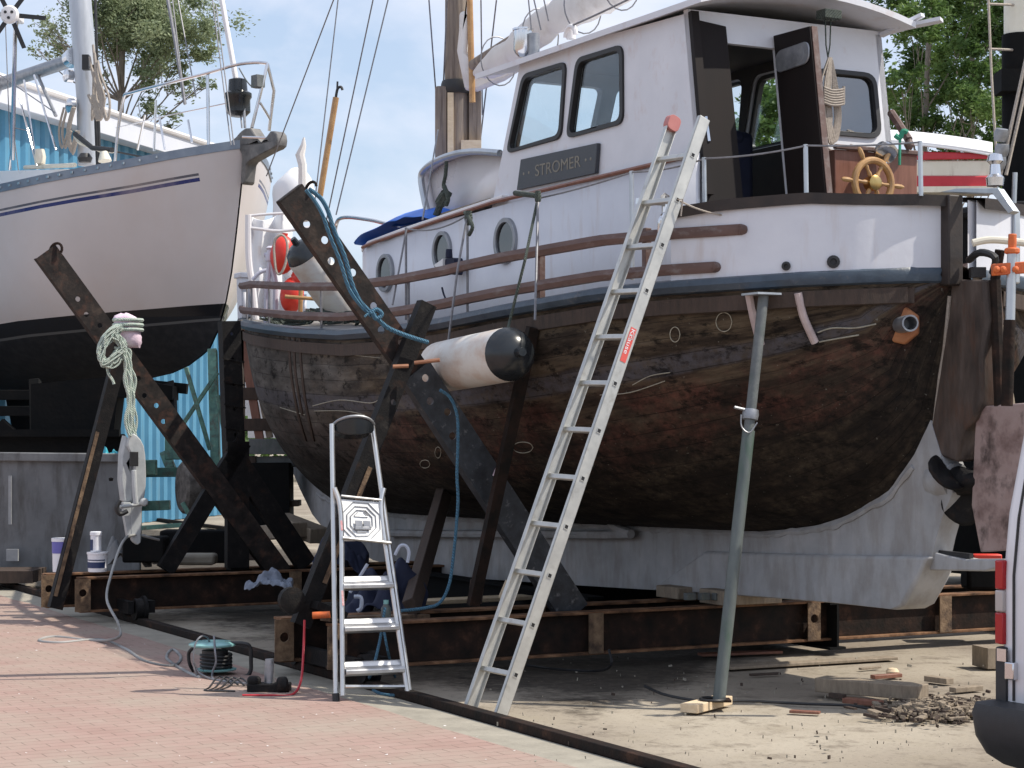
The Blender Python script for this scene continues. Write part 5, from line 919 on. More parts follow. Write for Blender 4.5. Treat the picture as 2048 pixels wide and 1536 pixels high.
# tool on the ground near the step ladder
t = thing('floor_jack', G(530, 1385), 'dark hydraulic bottle jack lying at the paving edge right of the cable reel', 'jack'); q = G(530, 1386); m = MB(); m.box(q+Z*.03+V(.02, .05, 0), (.26, .12, .05)); m.lathe([(.04, 0), (.045, .03), (.03, .05)], q+V(-.07, .03, .05), Z, 12); m.lathe([(.03, -.03), (.05, -.02), (.05, .03), (.03, .04)], q+V(.10, .0, .05), V(1, .2, 0), 12); m.build('base', M['blackpaint'], t, bevel=.008)
m = MB(); m.tube([q+V(.02, .06, .05), q+V(.02, .06, .17)], [.032, .03], 12); m.tube([q+V(.02, .06, .17), q+V(.02, .06, .20)], [.028, .026], 12); m.build('ram', M['galv'], t)
m = MB()
for i in range(4): m.tube(smooth_pts([G(500-i*12, 1378-i)+Z*.02, G(480-i*14, 1372-i)+Z*.05, G(455-i*12, 1378)+Z*.01, G(440-i*10, 1384)+Z*.01, G(470-i*10, 1386)+Z*.01], 4), .006, 6)
tag(m.build('cable_tangle', M['black']), 'tangle of thin black cable between the reel and the jack', 'cable')
m = MB(); m.tube(smooth_pts([P(609, 1240, 12.45), P(607, 1300, 12.4), P(602, 1360, 12.2), G(585, 1392)+Z*.01, G(540, 1394)+Z*.01, G(485, 1394)+Z*.01], 5), .008, 6); tag(m.build('red_cable', M['redpaint']), 'thin red cable hanging from the rusty beam end to the paving', 'cable')
m = MB(); m.tube([P(625, 1231, 12.5), P(660, 1229, 12.5)], .022, 12); tag(m.build('orange_tube', M['orange']), 'short orange tube lying on the end of the near cradle beam', 'tube')
# rag on the beam, cloth bundle, bottle
def rag(name, c, a, b, h, m_, label, cat, seed):
    m = MB(); rows = [];
    for i in range(29):
        rows.append([])
        for j in range(29):
            x, y = i/14-1, j/14-1; r_ = math.sqrt(x*x+y*y); z = max(0, 1-r_**2*.62)**.7*h*(.7+.75*noise.noise(V(x*2.2+seed, y*2.2, 0)))+.035*noise.noise(V(x*7, y*7, seed)); rows[-1].append(c+V(x*a*(1+.2*noise.noise(V(y*2, seed, 0))), y*b, max(0, z)))
    m.grid(rows); return tag(m.build(name, M[m_], solid=.008, sub=1), label, cat)
rag('rag', P(540, 1178, 14.4), .16, .12, .13, 'rag', 'crumpled grey-blue rag hanging over the dark cradle beam', 'rag', 3)
rag('cloth_bundle', P(762, 1230, 13.3)+V(0, .5, 0)-Z*.1, .27, .3, .40, 'navy', 'dark navy overalls heaped behind the step ladder', 'clothes', 8)
rag('navy_sheet', P(680, 1120, 15.2)+Z*-.1, .2, .2, .28, 'navy', 'dark blue cloth bundle behind the left leg of the step ladder', 'clothes', 5)
m = MB(); m.tube(smooth_pts([P(x, y, 13.0) for x, y in ((790, 1110), (800, 1092), (812, 1092), (818, 1105), (815, 1125))], 4), .012, 6); M['hose'] = mat('pale_hose', [(.4, .45, .55), (.6, .65, .75)], .4, scale=5); tag(m.build('water_hose', M['hose']), 'pale hose loop on the navy cloth right of the step ladder', 'hose')
m = MB(); m.tube([P(735, 1128, 13), P(700, 1185, 13)], .012, 6); tag(m.build('lance', M['hose']), 'thin pale lance leaning over the navy cloth behind the step ladder', 'lance')
m = MB(); m.tube(smooth_pts([P(x, y, 13) for x, y in ((708, 1193), (722, 1195), (722, 1215), (714, 1222))], 4), .014, 6); tag(m.build('hose_end', M['hose']), 'bent pale hose end on the near beam behind the step ladder', 'hose')
t = thing('bottle', P(772, 1236, 12.75), 'small blue-grey plastic bottle standing on the near cradle beam', 'bottle'); m = MB(); m.lathe([(.030, 0), (.032, .02), (.032, .07), (.018, .09), (.015, .105)], P(772, 1238, 12.7), Z, 14); m.build('bottle_body', M['prop'], t); m = MB(); m.lathe([(.017, 0), (.017, .025), (.0, .027)], P(772, 1208, 12.7), Z, 12); m.build('cap', M['tealcase'], t)
for a, b, w_, h_, mt, lb in ((P(650, 1238, 12.9), P(850, 1232, 13.4), .12, .03, 'rustlight', 'flat ochre board lying along the near cradle beam'), (P(820, 1205, 14.8), P(1090, 1192, 15.8), .22, .03, 'newwood', 'long sunlit plank behind the near cradle beam'), (P(1010, 1200, 13.7), P(1025, 1165, 13.7), .10, .1, 'newwood', 'short upright offcut of pale timber beside the ladder'), (P(955, 1160, 14.0), P(950, 1205, 14.0), .12, .1, 'darkwood', 'dark timber offcut standing on the near cradle beam')):
    m = MB(); m.bar(a, b, w_, h_); tag(m.build('plank', M[mt], bevel=.004), lb, 'plank')
for i, x in enumerate((1380, 1408, 1436)): m = MB(); m.box(P(x, 1193, 13.9), (.05, .08, .05), (U, W, Z)); tag(m.build('wedge', M['prop'], bevel=.006), ('left', 'middle', 'right')[i]+' one of three small pale wedges on the near beam under the keel', 'wedge', 'pale wedges under the keel')
# ground timbers on the right
m = MB(); p, q = G(1645, 1392), G(1852, 1410); m.bar(p+Z*.065+V(0, .08, 0), q+Z*.065+V(0, .08, 0), .16, .085); tag(m.build('timber_beam', M['wood'], bevel=.006), 'long weathered timber beam lying on the sand right of the green prop', 'timber')
for i, (x, y, x2, y2, w_, h_, mt, lb) in enumerate(((1840, 1412, 2000, 1440, .03, .02, 'newwood', 'thin pale lath sticking out under the van'), (1690, 1405, 1762, 1412, .07, .03, 'mahog', 'brown splintered board in front of the long timber'), (1855, 1362, 1900, 1368, .07, .035, 'wood', 'short offcut behind the timber beam'), (1745, 1358, 1800, 1354, .05, .025, 'mahog', 'reddish broken board piece behind the timber beam'), (1450, 1338, 1785, 1318, .13, .02, 'wood', 'long pale plank lying on the sand behind the green prop'), (1400, 1312, 1560, 1306, .10, .02, 'mahog', 'brown plank lying in front of the near cradle beam'), (1720, 1340, 1760, 1336, .03, .015, 'wood', 'short pale batten between the long plank and the timber beam'), (1500, 1352, 1560, 1349, .03, .015, 'darkwood', 'dark thin batten on the sand right of the green prop'), (1905, 1385, 1960, 1380, .06, .03, 'wood', 'grey offcut near the van lamp behind the scrap heap'), (1580, 1425, 1640, 1428, .05, .015, 'mahog', 'reddish flat chip of board near the black cable'), (1960, 1330, 1992, 1338, .12, .14, 'wood', 'square timber block beside the van bumper'), (1660, 1395, 1690, 1399, .03, .03, 'darkwood', 'small dark offcut left of the brown board'))):
    if not w_: continue
    p, q = G(x, y), G(x2, y2); m = MB(); m.bar(p+Z*h_/2, q+Z*h_/2, w_, h_); tag(m.build('wood_scrap', M[mt], bevel=.003), lb, 'wood scrap')
m = MB(); m.lathe([(.001, 0), (.04, .01), (.045, .03), (.03, .05), (.001, .055)], G(1785, 1352), Z, 10); tag(m.build('stone', M['newwood']), 'round pale stone behind the timber beam', 'stone')
m = MB(); m.tube(smooth_pts([G(x, y)+Z*.008 for x, y in ((1290, 1375), (1330, 1392), (1400, 1404), (1500, 1405), (1600, 1410), (1700, 1414), (1760, 1424), (1820, 1426), (1860, 1412), (1920, 1402), (1990, 1412))], 6), .009, 6); m.tube(smooth_pts([P(1218, 1300, 13)-Z*.0, P(1222, 1330, 12.9), G(1190, 1345)+Z*.01, G(1100, 1340)+Z*.01, G(1020, 1328)+Z*.01], 5), .009, 6); tag(m.build('black_cable', M['black']), 'black cable snaking over the sand past the prop foot', 'cable')
# ---------------- things beyond the stern ----------------
t = thing('screw_jack', P(2020, 800, 11.2), 'orange screw jack on a rusty pole standing behind the rudder', 'jack'); m = MB(); m.tube([P(2014, 812, 11.2), P(2019, 640, 11.2)], .034, 12); m.build('pole', M['rust'], t)
m = MB(); m.tube([P(2020, 645, 11.2), P(2024, 505, 11.2)], .028, 12); m.build('sleeve', M['steelpost'], t)
m = MB(); m.tube([P(2024, 512, 11.2), P(2025, 468, 11.2)], .024, 12); m.lathe([(.03, 0), (.042, .004), (.042, .03), (.03, .035)], P(2024, 508, 11.2), Z, 14); m.bar(P(1984, 540, 11.2), P(2062, 534, 11.2), .05, .065); 
for x in (1992, 2005, 2030): m.lathe([(.016, 0), (.02, .02), (.0, .03)], P(x, 539, 11.17), -V(0, 1, 0), 10)
m.build('clamp', M['orange'], t, bevel=.005)
m = MB(); m.tube(smooth_pts([P(1945, 486, 11.5), P(1975, 480, 11.5), P(2010, 481, 11.5), P(2080, 490, 11.5)], 4), .022, 10); tag(m.build('pale_pipe', M['cream']), 'cream plastic pipe lying across the stern in front of the orange jack', 'pipe')
prop_beam(P(2010, 815, 11.9), P(1975, 585, 11.9), .09, .09, 'wood', 'grey timber strut leaning behind the rudder', 'timber_strut', 'strut')
m = MB(); m.tube(smooth_pts([P(1938, 520, 11.9), P(1960, 505, 11.7), P(1990, 515, 11.6), P(1985, 545, 11.7)], 4), .022, 8); m.box(P(1955, 545, 11.85), (.09, .06, .06)); tag(m.build('dark_hose', M['black']), 'black hose bundle below the white stern panel', 'hose')
t = thing('barge', V(6.5, 19, 0), 'dark steel barge lying behind the stern of the wooden boat', 'barge')
m = MB(); bx = [(3.9, 18.4), (4.3, 17.6), (11, 15.6), (12, 22), (4.6, 22), (3.9, 20)]; m.grid([[V(x, y, z) for x, y in bx] for z in (.3, 1.2, 3.35, 3.55)], closed=True); m.f += [tuple(range(6)), tuple(range(18, 24))]; m.build('hull', M['darkhull'], t)
m = MB(); m.tube([V(x, y, 3.55) for x, y in bx[:3]], .06, 8); m.tube([V(x, y, 2.6) for x, y in bx[:3]], .05, 8); m.each('rubbing_band', M['blackpaint'], t)
m = MB()
for z, rr in ((3.5, .11), (4.9, .11)): pass
m.tube([P(2040, 200, 18.3), P(2040, -60, 18.3)], .145, 18); mm = m.build('mast', M['cream'], t); m = MB(); m.tube([P(2040, 330, 18.3)-Z*2, P(2038, 70, 18.3)], .155, 18); m.box(P(2028, 165, 18.2), (.30, .3, .20)); m.build('mast_foot', M['darkhull'], mm)
m = MB(); m.tube([P(1976, -20, 18), P(1983, 150, 18), P(1992, 300, 18), P(1990, 380, 17.5)], .012, 6); m.tube([P(2060, 80, 16), P(2000, 355, 16), P(1985, 385, 16)], .015, 6); m.tube([P(2066, 110, 16), P(2012, 350, 16)], .015, 6)
for y in (8, 98): m.tube([P(1978, y, 18), P(2030, y+2, 18.2)], .012, 5)
m.each('rigging', M['ropew'], t)
for x, y in ((2002, 270), (2004, 300), (1998, 325)): m = MB(); m.lathe([(.05, -.05), (.06, 0), (.05, .05)], P(x, y, 16), (.1, -.3, 1), 12); m.build('deadeye', M['galv'], t)
t = thing('dinghy', P(1890, 380, 17.2), 'covered dinghy with crimson bands under a white cover behind the ship wheel', 'dinghy')
def slab(ys, m_, name, dY=0, exp=0):
    m = MB(); rows = []
    for x in range(1700, 1986, 19):
        f = (x-1700)/285; z0_, z1_ = ys(f); w_ = .55*(1-max(0, f-.75)*1.2)+exp; rows.append([P(x, z0_, 17.0-dY), P(x, z1_, 17.0-dY), P(x, z1_, 17.0+w_), P(x, z0_, 17.0+w_)])
    m.grid(rows, closed=True); m.f += [(0, 1, 2, 3), tuple(range(len(m.v)-4, len(m.v)))]; return m.build(name, m_, t, bevel=.01)
slab(lambda f: (lerp(285, 285, f)+22*f*f, lerp(275, 278, f)+24*f*f), M['tarpw'], 'cover', .04, .04); m = MB(); rows = []
for x in range(1700, 1986, 19):
    f = (x-1700)/285; y = lerp(274, 276, f)+26*f*f; rows.append([P(x, y+10+18*(1-f)*0, 16.95)]+[P(x, y-abs(0), 17.0+.6*k_/4)+Z*(.07*math.sin(math.pi*k_/4)) for k_ in range(5)])
m.grid(rows); m.build('cover_top', M['tarpw'], t, solid=.01)
slab(lambda f: (lerp(322, 318, f), lerp(300, 296, f)+10*f), M['redpaint'], 'upper_band', .02); slab(lambda f: (353, 321), M['cream'], 'side', 0); slab(lambda f: (378, 352), M['redpaint'], 'lower_band', .02)
m = MB(); m.bar(P(1700, 384, 17.1), P(1985, 382, 17.1), .3, .05); m.build('keel', M['cream'], t)
m = MB(); m.tube([P(1782, 225, 13.6), P(1818, 280, 13.4)], .028, 8); m.lathe([(.02, -.03), (.035, 0), (.02, .04)], P(1818, 290, 13.4), Z, 10); tag(m.build('tiller_bar', M['brownpaint']), 'brown wooden bar sticking out behind the wheelhouse corner', 'bar')
m = MB(); m.tube(smooth_pts([P(1790, 270, 13.3), P(1800, 276, 13.3), P(1806, 262, 13.3), P(1815, 265, 13.3)], 4), .018, 6); m.tube([P(1800, 275, 13.3), P(1799, 330, 13.3)], .010, 6); tag(m.build('green_line', mat('green_cord_fibre', [(.02, .2, .12), (.05, .32, .2)], .8, scale=40)), 'green cord tied round the brown bar behind the wheelhouse', 'cord')
pb = P(1972, 1150, 15.25); pb.z = .385
m = MB(); m.box(pb+Z*.11, (.34, .26, .22)); tag(m.build('tool_case', M['darkhull'], bevel=.03), 'dark case standing on the beam under the rudder beside the van', 'case')
m = MB(); m.bar(pb+Z*.245-V(.11, 0, 0), pb+Z*.245+V(.11, 0, 0), .12, .05); tag(m.build('red_box', M['red'], bevel=.01), 'small red box lying on the dark case below the rudder', 'box')
# ---------------- white van at the right edge ----------------
vax = V(math.sin(R(58)), math.cos(R(58)), 0); vr = V(vax.y, -vax.x, 0); v0 = V(1.955, 8.05, 0)
van = thing('van', v0+vax*2.1+vr*.85, 'white delivery van with a black bumper and tall red tail lamp at the right edge', 'van')
def vp(a, b, z): return v0+vax*a+vr*b+Z*z
m = MB(); rows = []
prof = [(.02, .42), (.0, .5), (.0, 1.02), (.012, 1.28), (.07, 1.72), (.13, 1.88), (.36, 1.93), (2.2, 1.95), (2.7, 1.9), (3.25, 1.30), (4.0, 1.02), (4.12, .8), (4.14, .42)]
for b in (0, .03, .06, .45, .85, 1.25, 1.64, 1.67, 1.70):
    inn = {0: 1.0, .03: .3, .06: 0}.get(min(b, round(1.7-b, 2)), 0)
    rows.append([vp(a+.03*inn*(1 if a < 2 else -1), b, z-.02*inn) for a, z in prof])
def tum(b, z): 
    k_ = max(0, z-1.0); return b+(.12*k_**1.4 if b < .85 else -.12*k_**1.4)
rows = [[vp((p-v0).dot(vax), tum((p-v0).dot(vr), p.z), p.z) for p in r_] for r_ in rows]
m.grid(rows); m.f += [tuple(range(13)), tuple(range(8*13, 9*13))]; m.build('body', M['vanwhite'], van, bevel=.015)
m = MB()
for b in (.09, .85): m.tube([vp(-.003, tum(b, z)-(0), z) if z < 1.1 else vp(interp(tuple((z2, a2) for a2, z2 in prof[2:6]), z)-.003, tum(b, z), z) for z in (.52, .8, 1.02, 1.25, 1.5, 1.72)], .006, 5)
m.each('door_seam', M['black'], van)
for z in (.62, 1.52, 1.18): 
    if z == 1.18: continue
    m = MB(); m.box(vp(-.012 if z < 1 else .07, tum(.085, z), z+.02), (.03, .05, .07), (vax, vr, Z)); m.build('hinge', M['chrome'], van, bevel=.005)
lampx = lambda z: interp(tuple((z2, a2) for a2, z2 in prof[2:6]), z) if z > 1.02 else 0
for z0_, z1_, mt, nm in ((.74, .87, 'lampred', 'tail_lamp'), (.87, .96, 'lampclr', 'reversing_lamp'), (.96, 1.08, 'lampred', 'tail_lamp')):
    m = MB(); m.prism([vp(-.014, .0, z0_), vp(-.014, .040, z0_), vp(-.014, .040, z1_-.003), vp(-.014, .0, z1_-.003)], vax*.05); m.prism([vp(-.012, -.006, z0_), vp(.10, -.006, z0_), vp(.10, -.006, z1_-.003), vp(-.012, -.006, z1_-.003)], vr*.02); m.build(nm, M[mt], van, bevel=.006)
m = MB(); rows = []
for z_, ins in ((.515, .05), (.51, .0), (.47, -.01), (.38, .0), (.31, .03), (.27, .075), (.25, .13), (.25, .3)):
    rows.append([v0+vax*a+vr*b+Z*z_ for a, b in [(p.x, p.y) for p in roundpoly([V(.62, -.04+ins, 0), V(-.13+ins, -.04+ins, 0), V(-.13+ins, 1.74-ins, 0), V(.62, 1.74-ins, 0)], .09, 5)]])
m.grid(rows, closed=True); n_r = len(rows[0]); m.f += [tuple(range(n_r)), tuple(range(len(m.v)-n_r, len(m.v)))]; m.build('bumper', M['vanblack'], van)
m = MB(); m.prism([vp(-.01, -.004, .50), vp(-.01, .055, .50), vp(-.01, .055, .73), vp(-.01, -.004, .73)], vax*.12); m.build('corner_trim', M['vanblack'], van, bevel=.008)
m = MB(); m.box(vp(-.02, .045, .70), (.012, .05, .05), (vax, vr, Z)); m.build('latch_plate', M['chrome'], van)
for a in (.75, 3.25):
    for b in (.08, 1.62): m = MB(); m.lathe([(.2, -.09), (.3, -.085), (.31, -.05), (.31, .05), (.3, .085), (.2, .09)], vp(a, b, .31), vr, 26); o = m.build('wheel', M['black'], van); m = MB(); m.lathe([(.19, -.095), (.17, -.08), (.05, -.07), (.04, .07), (.17, .08), (.19, .095)], vp(a, b, .31), vr, 20); m.build('rim', M['galv'], o)
m = MB(); m.grid([[vp(prof[4][0]-.012+(.06 if k_ else 0), tum(b, 1.3+.0), 1.32 if not k_ else 1.74) for b in (.2, .78)] for k_ in (0, 1)]); m.build('rear_window', M['glassdk'], van, solid=.006)
m = MB(); m.lathe([(.03, 0), (.035, .01), (.02, .03)], vp(-.005, .72, .92), -vax, 12); m.build('door_handle', M['black'], van)
# ---------------- yacht on the left ----------------
YO = V(-3.27, 24.5, 0); YA = V(-.656, .755, 0).normalized(); YN = V(YA.y, -YA.x, 0); YN = -YN if YN.y > 0 else YN   # YN points to the camera side
yt = thing('sailing_yacht', YO+YA*4, 'pale sailing yacht with thin blue stripes and black antifouling, propped up on stands', 'yacht', math.atan2(YA.y, YA.x))
YB = [(0, .02), (.1, .17), (.25, .38), (.5, .66), (1, 1.06), (2, 1.55), (3, 1.8), (4.5, 1.95), (6, 2.0), (8, 1.8), (10.2, 1.3)]
YZ = [(0, 5.10), (.25, 5.03), (.5, 4.97), (1, 4.87), (2, 4.76), (3, 4.68), (6, 4.6), (8, 4.62), (10.2, 4.7)]
YK = [(0, 5.06), (.1, 4.5), (.2, 4.0), (.3, 3.55), (.42, 3.2), (.6, 2.85), (.8, 2.62), (1.2, 2.44), (1.7, 2.33), (3, 2.20), (5, 2.1), (7, 2.2), (9, 2.7), (10.2, 3.6)]
def YP(s, n_, z): return YO+YA*s+YN*n_+V(0, 0, z)
YS = [0, .05, .1, .2, .3, .42, .6, .8, 1.0, 1.3, 1.7, 2.2, 3, 4, 5, 6, 7, 8, 9, 10.2]
hbm = MB()
for sd_ in (1, -1):
    rows = []; uvs = []
    for s in YS:
        t1, a, b = interp(YB, s), interp(YK, s), interp(YZ, s); row = []; uv = []
        for i in range(29):
            zf = (i/28)**1.3; full = smoothstep(.3, 4, s); tf = 1-(1-zf)**lerp(1.3, 4.2, full); tf = tf**lerp(1, .62, full); row.append(YP(s, sd_*max(.012, t1*tf), a+(b-a)*zf)); uv.append((s, b-(a+(b-a)*zf)))
        rows.append(row); uvs.append(uv)
    hbm.grid(rows, uvs=uvs)
tr = [YP(10.2, 1.15*(2*i/8-1), 4.86) for i in range(9)]
yh = hbm.build('hull', M['yacht'], yt, ang=60)
m = MB(); m.grid([[YP(s, interp(YB, s)*f*.98, interp(YZ, s)-.01+.05*(1-f*f)) for f in (-1, -.5, 0, .5, 1)] for s in YS]); m.build('deck', M['white2'], yt)
for sd_ in (1, -1):
    m = MB(); m.grid([[YP(s, sd_*(interp(YB, s)+.012), interp(YZ, s)-.05), YP(s, sd_*(interp(YB, s)+.012), interp(YZ, s)+.055), YP(s, sd_*(interp(YB, s)-.03), interp(YZ, s)+.055), YP(s, sd_*(interp(YB, s)-.03), interp(YZ, s)-.05)] for s in YS], closed=True)
    tr_ = m.build('toe_rail', mat('anodised_rail%d' % sd_, [(.16, .19, .24), (.24, .28, .33)], .4, .4, scale=6), yt)
    m = MB()
    for i in range(46): s = .7+i*.17; m.box(YP(s, sd_*(interp(YB, s)+.016), interp(YZ, s)+.01), (.05, .012, .028), (YA, YN, Z))
    m.build('rail_slots', M['steelpost'], tr_)
m = MB(); m.grid([[YP(s, w_*f, z) for f, z in ((-1, 4.9), (-.92, 4.9+h_), (0, 4.95+h_), (.92, 4.9+h_), (1, 4.9))] for s, w_, h_ in ((2.4, .2, .02), (2.8, .45, .12), (3.6, .62, .2), (5, .8, .30), (7, .9, .36), (8, .9, .36))]); m.build('coachroof', M['white2'], yt)
def YPx(x, y, n_=0):
    r = V((x-CX)/F, 1, 0); Y = (YO.dot(YN)+n_)/r.dot(YN); return P(x, y, Y)
m = MB(); m.tube([YPx(178, 330), YPx(176, 200), YPx(160, 0), YPx(150, -150)], .155, 20); M['mastgrey'] = mat('grey_anodised_mast', [(.40, .42, .45), (.52, .54, .57)], .35, .35, scale=3, stretch=(3, 3, .4)); ym = m.build('mast', M['mastgrey'], yt)
m = MB(); m.tube([YPx(196, 330, .1), YPx(188, 130, .1)], .03, 8); m.tube([YPx(190, -20, .16), YPx(200, 330, .12)], .02, 6); m.box(YPx(172, 125, .2), (.09, .1, .2)); m.each('mast_track', M['black'], ym)
m = MB(); m.tube([YPx(144, 120, .0), YPx(70, 145, .0), YPx(-60, 188, 0)], .095, 14); m.build('boom', M['galv'], ym)
m = MB(); m.tube([YPx(142, 118, .05), YPx(150, 112, .1)], .13, 12); m.lathe([(.04, -.06), (.09, -.04), (.09, .05), (.05, .06)], YPx(138, 152, .15), YN, 16); m.lathe([(.05, -.03), (.11, 0), (.10, .06), (.03, .09)], YPx(145, 212, .2), YN, 16); m.each('gooseneck', M['chrome'], ym)
m = MB(); m.tube([YPx(75, 150, .05), YPx(112, 232, .05)], .025, 8); m.build('vang', M['galv'], ym)
m = MB(); rr_ = random.Random(11)
for i in range(9): x0 = 190+rr_.uniform(-6, 12); m.tube(smooth_pts([YPx(x0-6, 90+i*8, .2), YPx(x0, 150, .22), YPx(x0+rr_.uniform(0, 18), 200, .22), YPx(x0+rr_.uniform(-4, 22), 240, .22), YPx(x0+rr_.uniform(-10, 6), 190, .22)], 4), .018, 6)
for i in range(8): x0 = 132+rr_.uniform(-8, 14); m.tube(smooth_pts([YPx(x0+4, 215, .25), YPx(x0-6, 260, .25), YPx(x0, 300+rr_.uniform(-8, 8), .25), YPx(x0+12, 262, .25)], 4), .018, 6)
m.build('halyards', M['ropew'], ym)
m = MB(); m.tube([YPx(150, 270, .4), YPx(160, 285, .4), YPx(200, 300, .4), YPx(225, 302, .4)], .03, 8); m.lathe([(.07, 0), (.08, .1), (.06, .2)], YPx(80, 328, .6), Z, 14); m.tube([YPx(50, 335, .6), YPx(150, 330, .6)], .03, 8); m.tube([YPx(210, 322, .5), YPx(208, 304, .5)], [.09, .05], 10); m.each('deck_gear', M['cream'], yt)
m = MB(); m.tube([YPx(150, 268, .42), YPx(185, 296, .42), YPx(225, 300, .42)], .035, 8); m.lathe([(.08, 0), (.10, .06), (.06, .12)], YPx(170, 325, .5), Z, 12); m.tube([YPx(225, 302, .3), YPx(290, 315, .2)], .014, 6); m.each('black_gear', M['black'], yt)
# pulpit
r_ = .017*1.2
m = MB(); Pf = lambda x, y, n_=.35: YPx(x, y, n_)
m.tube(smooth_pts([Pf(230, 325, .6), Pf(236, 260, .6), Pf(248, 195, .6), Pf(262, 186, .6), Pf(330, 168, .5), Pf(420, 145, .3), Pf(470, 130, .1), Pf(510, 125, 0), Pf(535, 127, -.1)], 4), r_, 8); m.tube([Pf(535, 127, -.1), Pf(520, 190, 0), Pf(502, 262, 0)], r_, 8); m.tube([Pf(535, 127, -.1), Pf(548, 182, -.2), Pf(538, 262, -.2)], r_, 8); m.tube([Pf(520, 205, 0), Pf(541, 240, -.2)], r_*.8, 8)
m.tube([Pf(415, 148, .3), Pf(417, 290, .3)], r_, 8); m.tube([Pf(232, 256, .6), Pf(330, 232, .5), Pf(417, 214, .3), Pf(460, 205, .1)], .008, 6); m.build('pulpit', M['chrome'], yt)
m = MB()
for x, y0, x2, y2 in ((38, 192, 75, 338), (48, 160, 72, 325), (68, 150, 112, 300), (275, 300, 290, 230), (308, 302, 312, 200), (330, 300, 318, 230), (384, 285, 376, 240), (18, 340, 28, 250)): m.tube([YPx(x2, y2, .4), YPx(x, y0, .4)], .016, 6)
m.each('stanchion', M['chrome'], yt)
m = MB()
for x, y, x2, y2 in ((10, 20, 22, 340), (40, 365, 26, 255), (345, 0, 370, 210), (356, 0, 392, 195), (425, 0, 462, 290), (432, 10, 468, 290), (130, 20, 115, 0), (25, 255, 60, 262), (0, 150, 110, 225)): m.tube([YPx(x, y, .3), YPx(x2, y2, .3)], .008, 5)
m.tube([YPx(332, -20, .2), YPx(350, 80, .2), YPx(370, 208, .2)], .022, 8); m.each('shroud', M['wire'], yt)
m = MB(); m.tube([YPx(473, 165), YPx(440, -20)], .035, 10); fs = m.build('furled_forestay', M['white2'], yt)
m = MB(); m.lathe([(.05, .22), (.11, .20), (.12, .06), (.17, .03), (.17, -.02), (.15, -.05), (.15, -.20), (.10, -.25), (.05, -.26)], YPx(476, 192), (-.02, 0, 1), 22); m.tube([YPx(474, 165), YPx(475, 178)], [.045, .07], 10); m.build('furling_drum', M['blackgloss'], fs)
m = MB(); m.tube([YPx(480, 215), YPx(484, 256)], .012, 6); m.tube([YPx(488, 215), YPx(490, 256)], .018, 6); m.each('toggle', M['galv'], fs)
m = MB(); m.box(YPx(516, 163), (.13, .12, .15), (YA, YN, Z)); m.tube(smooth_pts([YPx(478, 136), YPx(492, 160), YPx(505, 174), YPx(518, 176)], 4), .010, 6); m.build('navigation_lamp', M['prop'], yt, bevel=.02)
# anchor on the bow roller
m = MB(); m.prism(smooth_pts([YPx(x, y, .06) for x, y in ((482, 262), (500, 256), (520, 285), (540, 262), (552, 268), (552, 292), (538, 300), (505, 318), (492, 330), (488, 365), (480, 365), (483, 320), (478, 300), (455, 290), (470, 275))], 2, True), -YN*.16); m.build('anchor', mat('dull_anchor_steel', [(.10, .10, .10), (.24, .23, .22)], .6, .4, scale=8), yt, bevel=.02)
m = MB(); m.tube([YPx(485, 274, .15), YPx(536, 276, .0)], .016, 6); m.build('roller_pin', M['chrome'], yt)
# fin keel, trailer and stands
m = MB(); kk = [(3.4, 2.35), (6.3, 2.35), (5.9, 1.5), (5.8, .75), (4.3, .75), (4.1, 1.5)]; m.prism([YP(s, .09, z) for s, z in kk], -YN*.18); m.build('fin_keel', M['darkhull'], yt, bevel=.03)
m = MB(); m.prism([YP(s, .05, z) for s, z in ((8.2, 2.5), (8.9, 2.7), (8.7, 1.3), (8.3, 1.3))], -YN*.1); m.build('rudder', M['darkhull'], yt)
t = thing('wind_generator', P(20, 30, 27), 'wind generator with dark blades on a pole above the yacht', 'wind generator'); c = P(20, 30, 26.5)
m = MB(); m.lathe([(.03, -.04), (.10, 0), (.125, .03), (.10, .07), (.0, .08)], c, -V(0, 1, 0), 24); 
m.build('hub', M['white2'], t)
m = MB(); 
for a in (90, 210, 330): m.lathe([(.02, 0), (.02, .01)], c+V(.05*math.cos(R(a+180)), -.075, .05*math.sin(R(a+180))), -V(0, 1, 0), 10)
m.each('vent_hole', M['black'], t)
for a in (0, 58, 122, 180, 240, 298):
    d = V(math.cos(R(a-4)), 0, math.sin(R(a-4))); e = V(-d.z, 0, d.x); m = MB(); m.prism([c+d*.12+e*.03, c+d*.12-e*.03, c+d*.47-e*.035, c+d*.48+e*.02], V(0, .015, 0)); m.build('blade', M['black'], t)
m = MB(); m.tube([c+V(.05, .15, 0), P(30, 70, 26.7), P(25, 320, 27)], .03, 8); m.build('pole', M['chrome'], t); m = MB(); m.box(c+V(.05, .2, 0), (.1, .35, .1)); m.build('nacelle', M['white2'], t, bevel=.02)
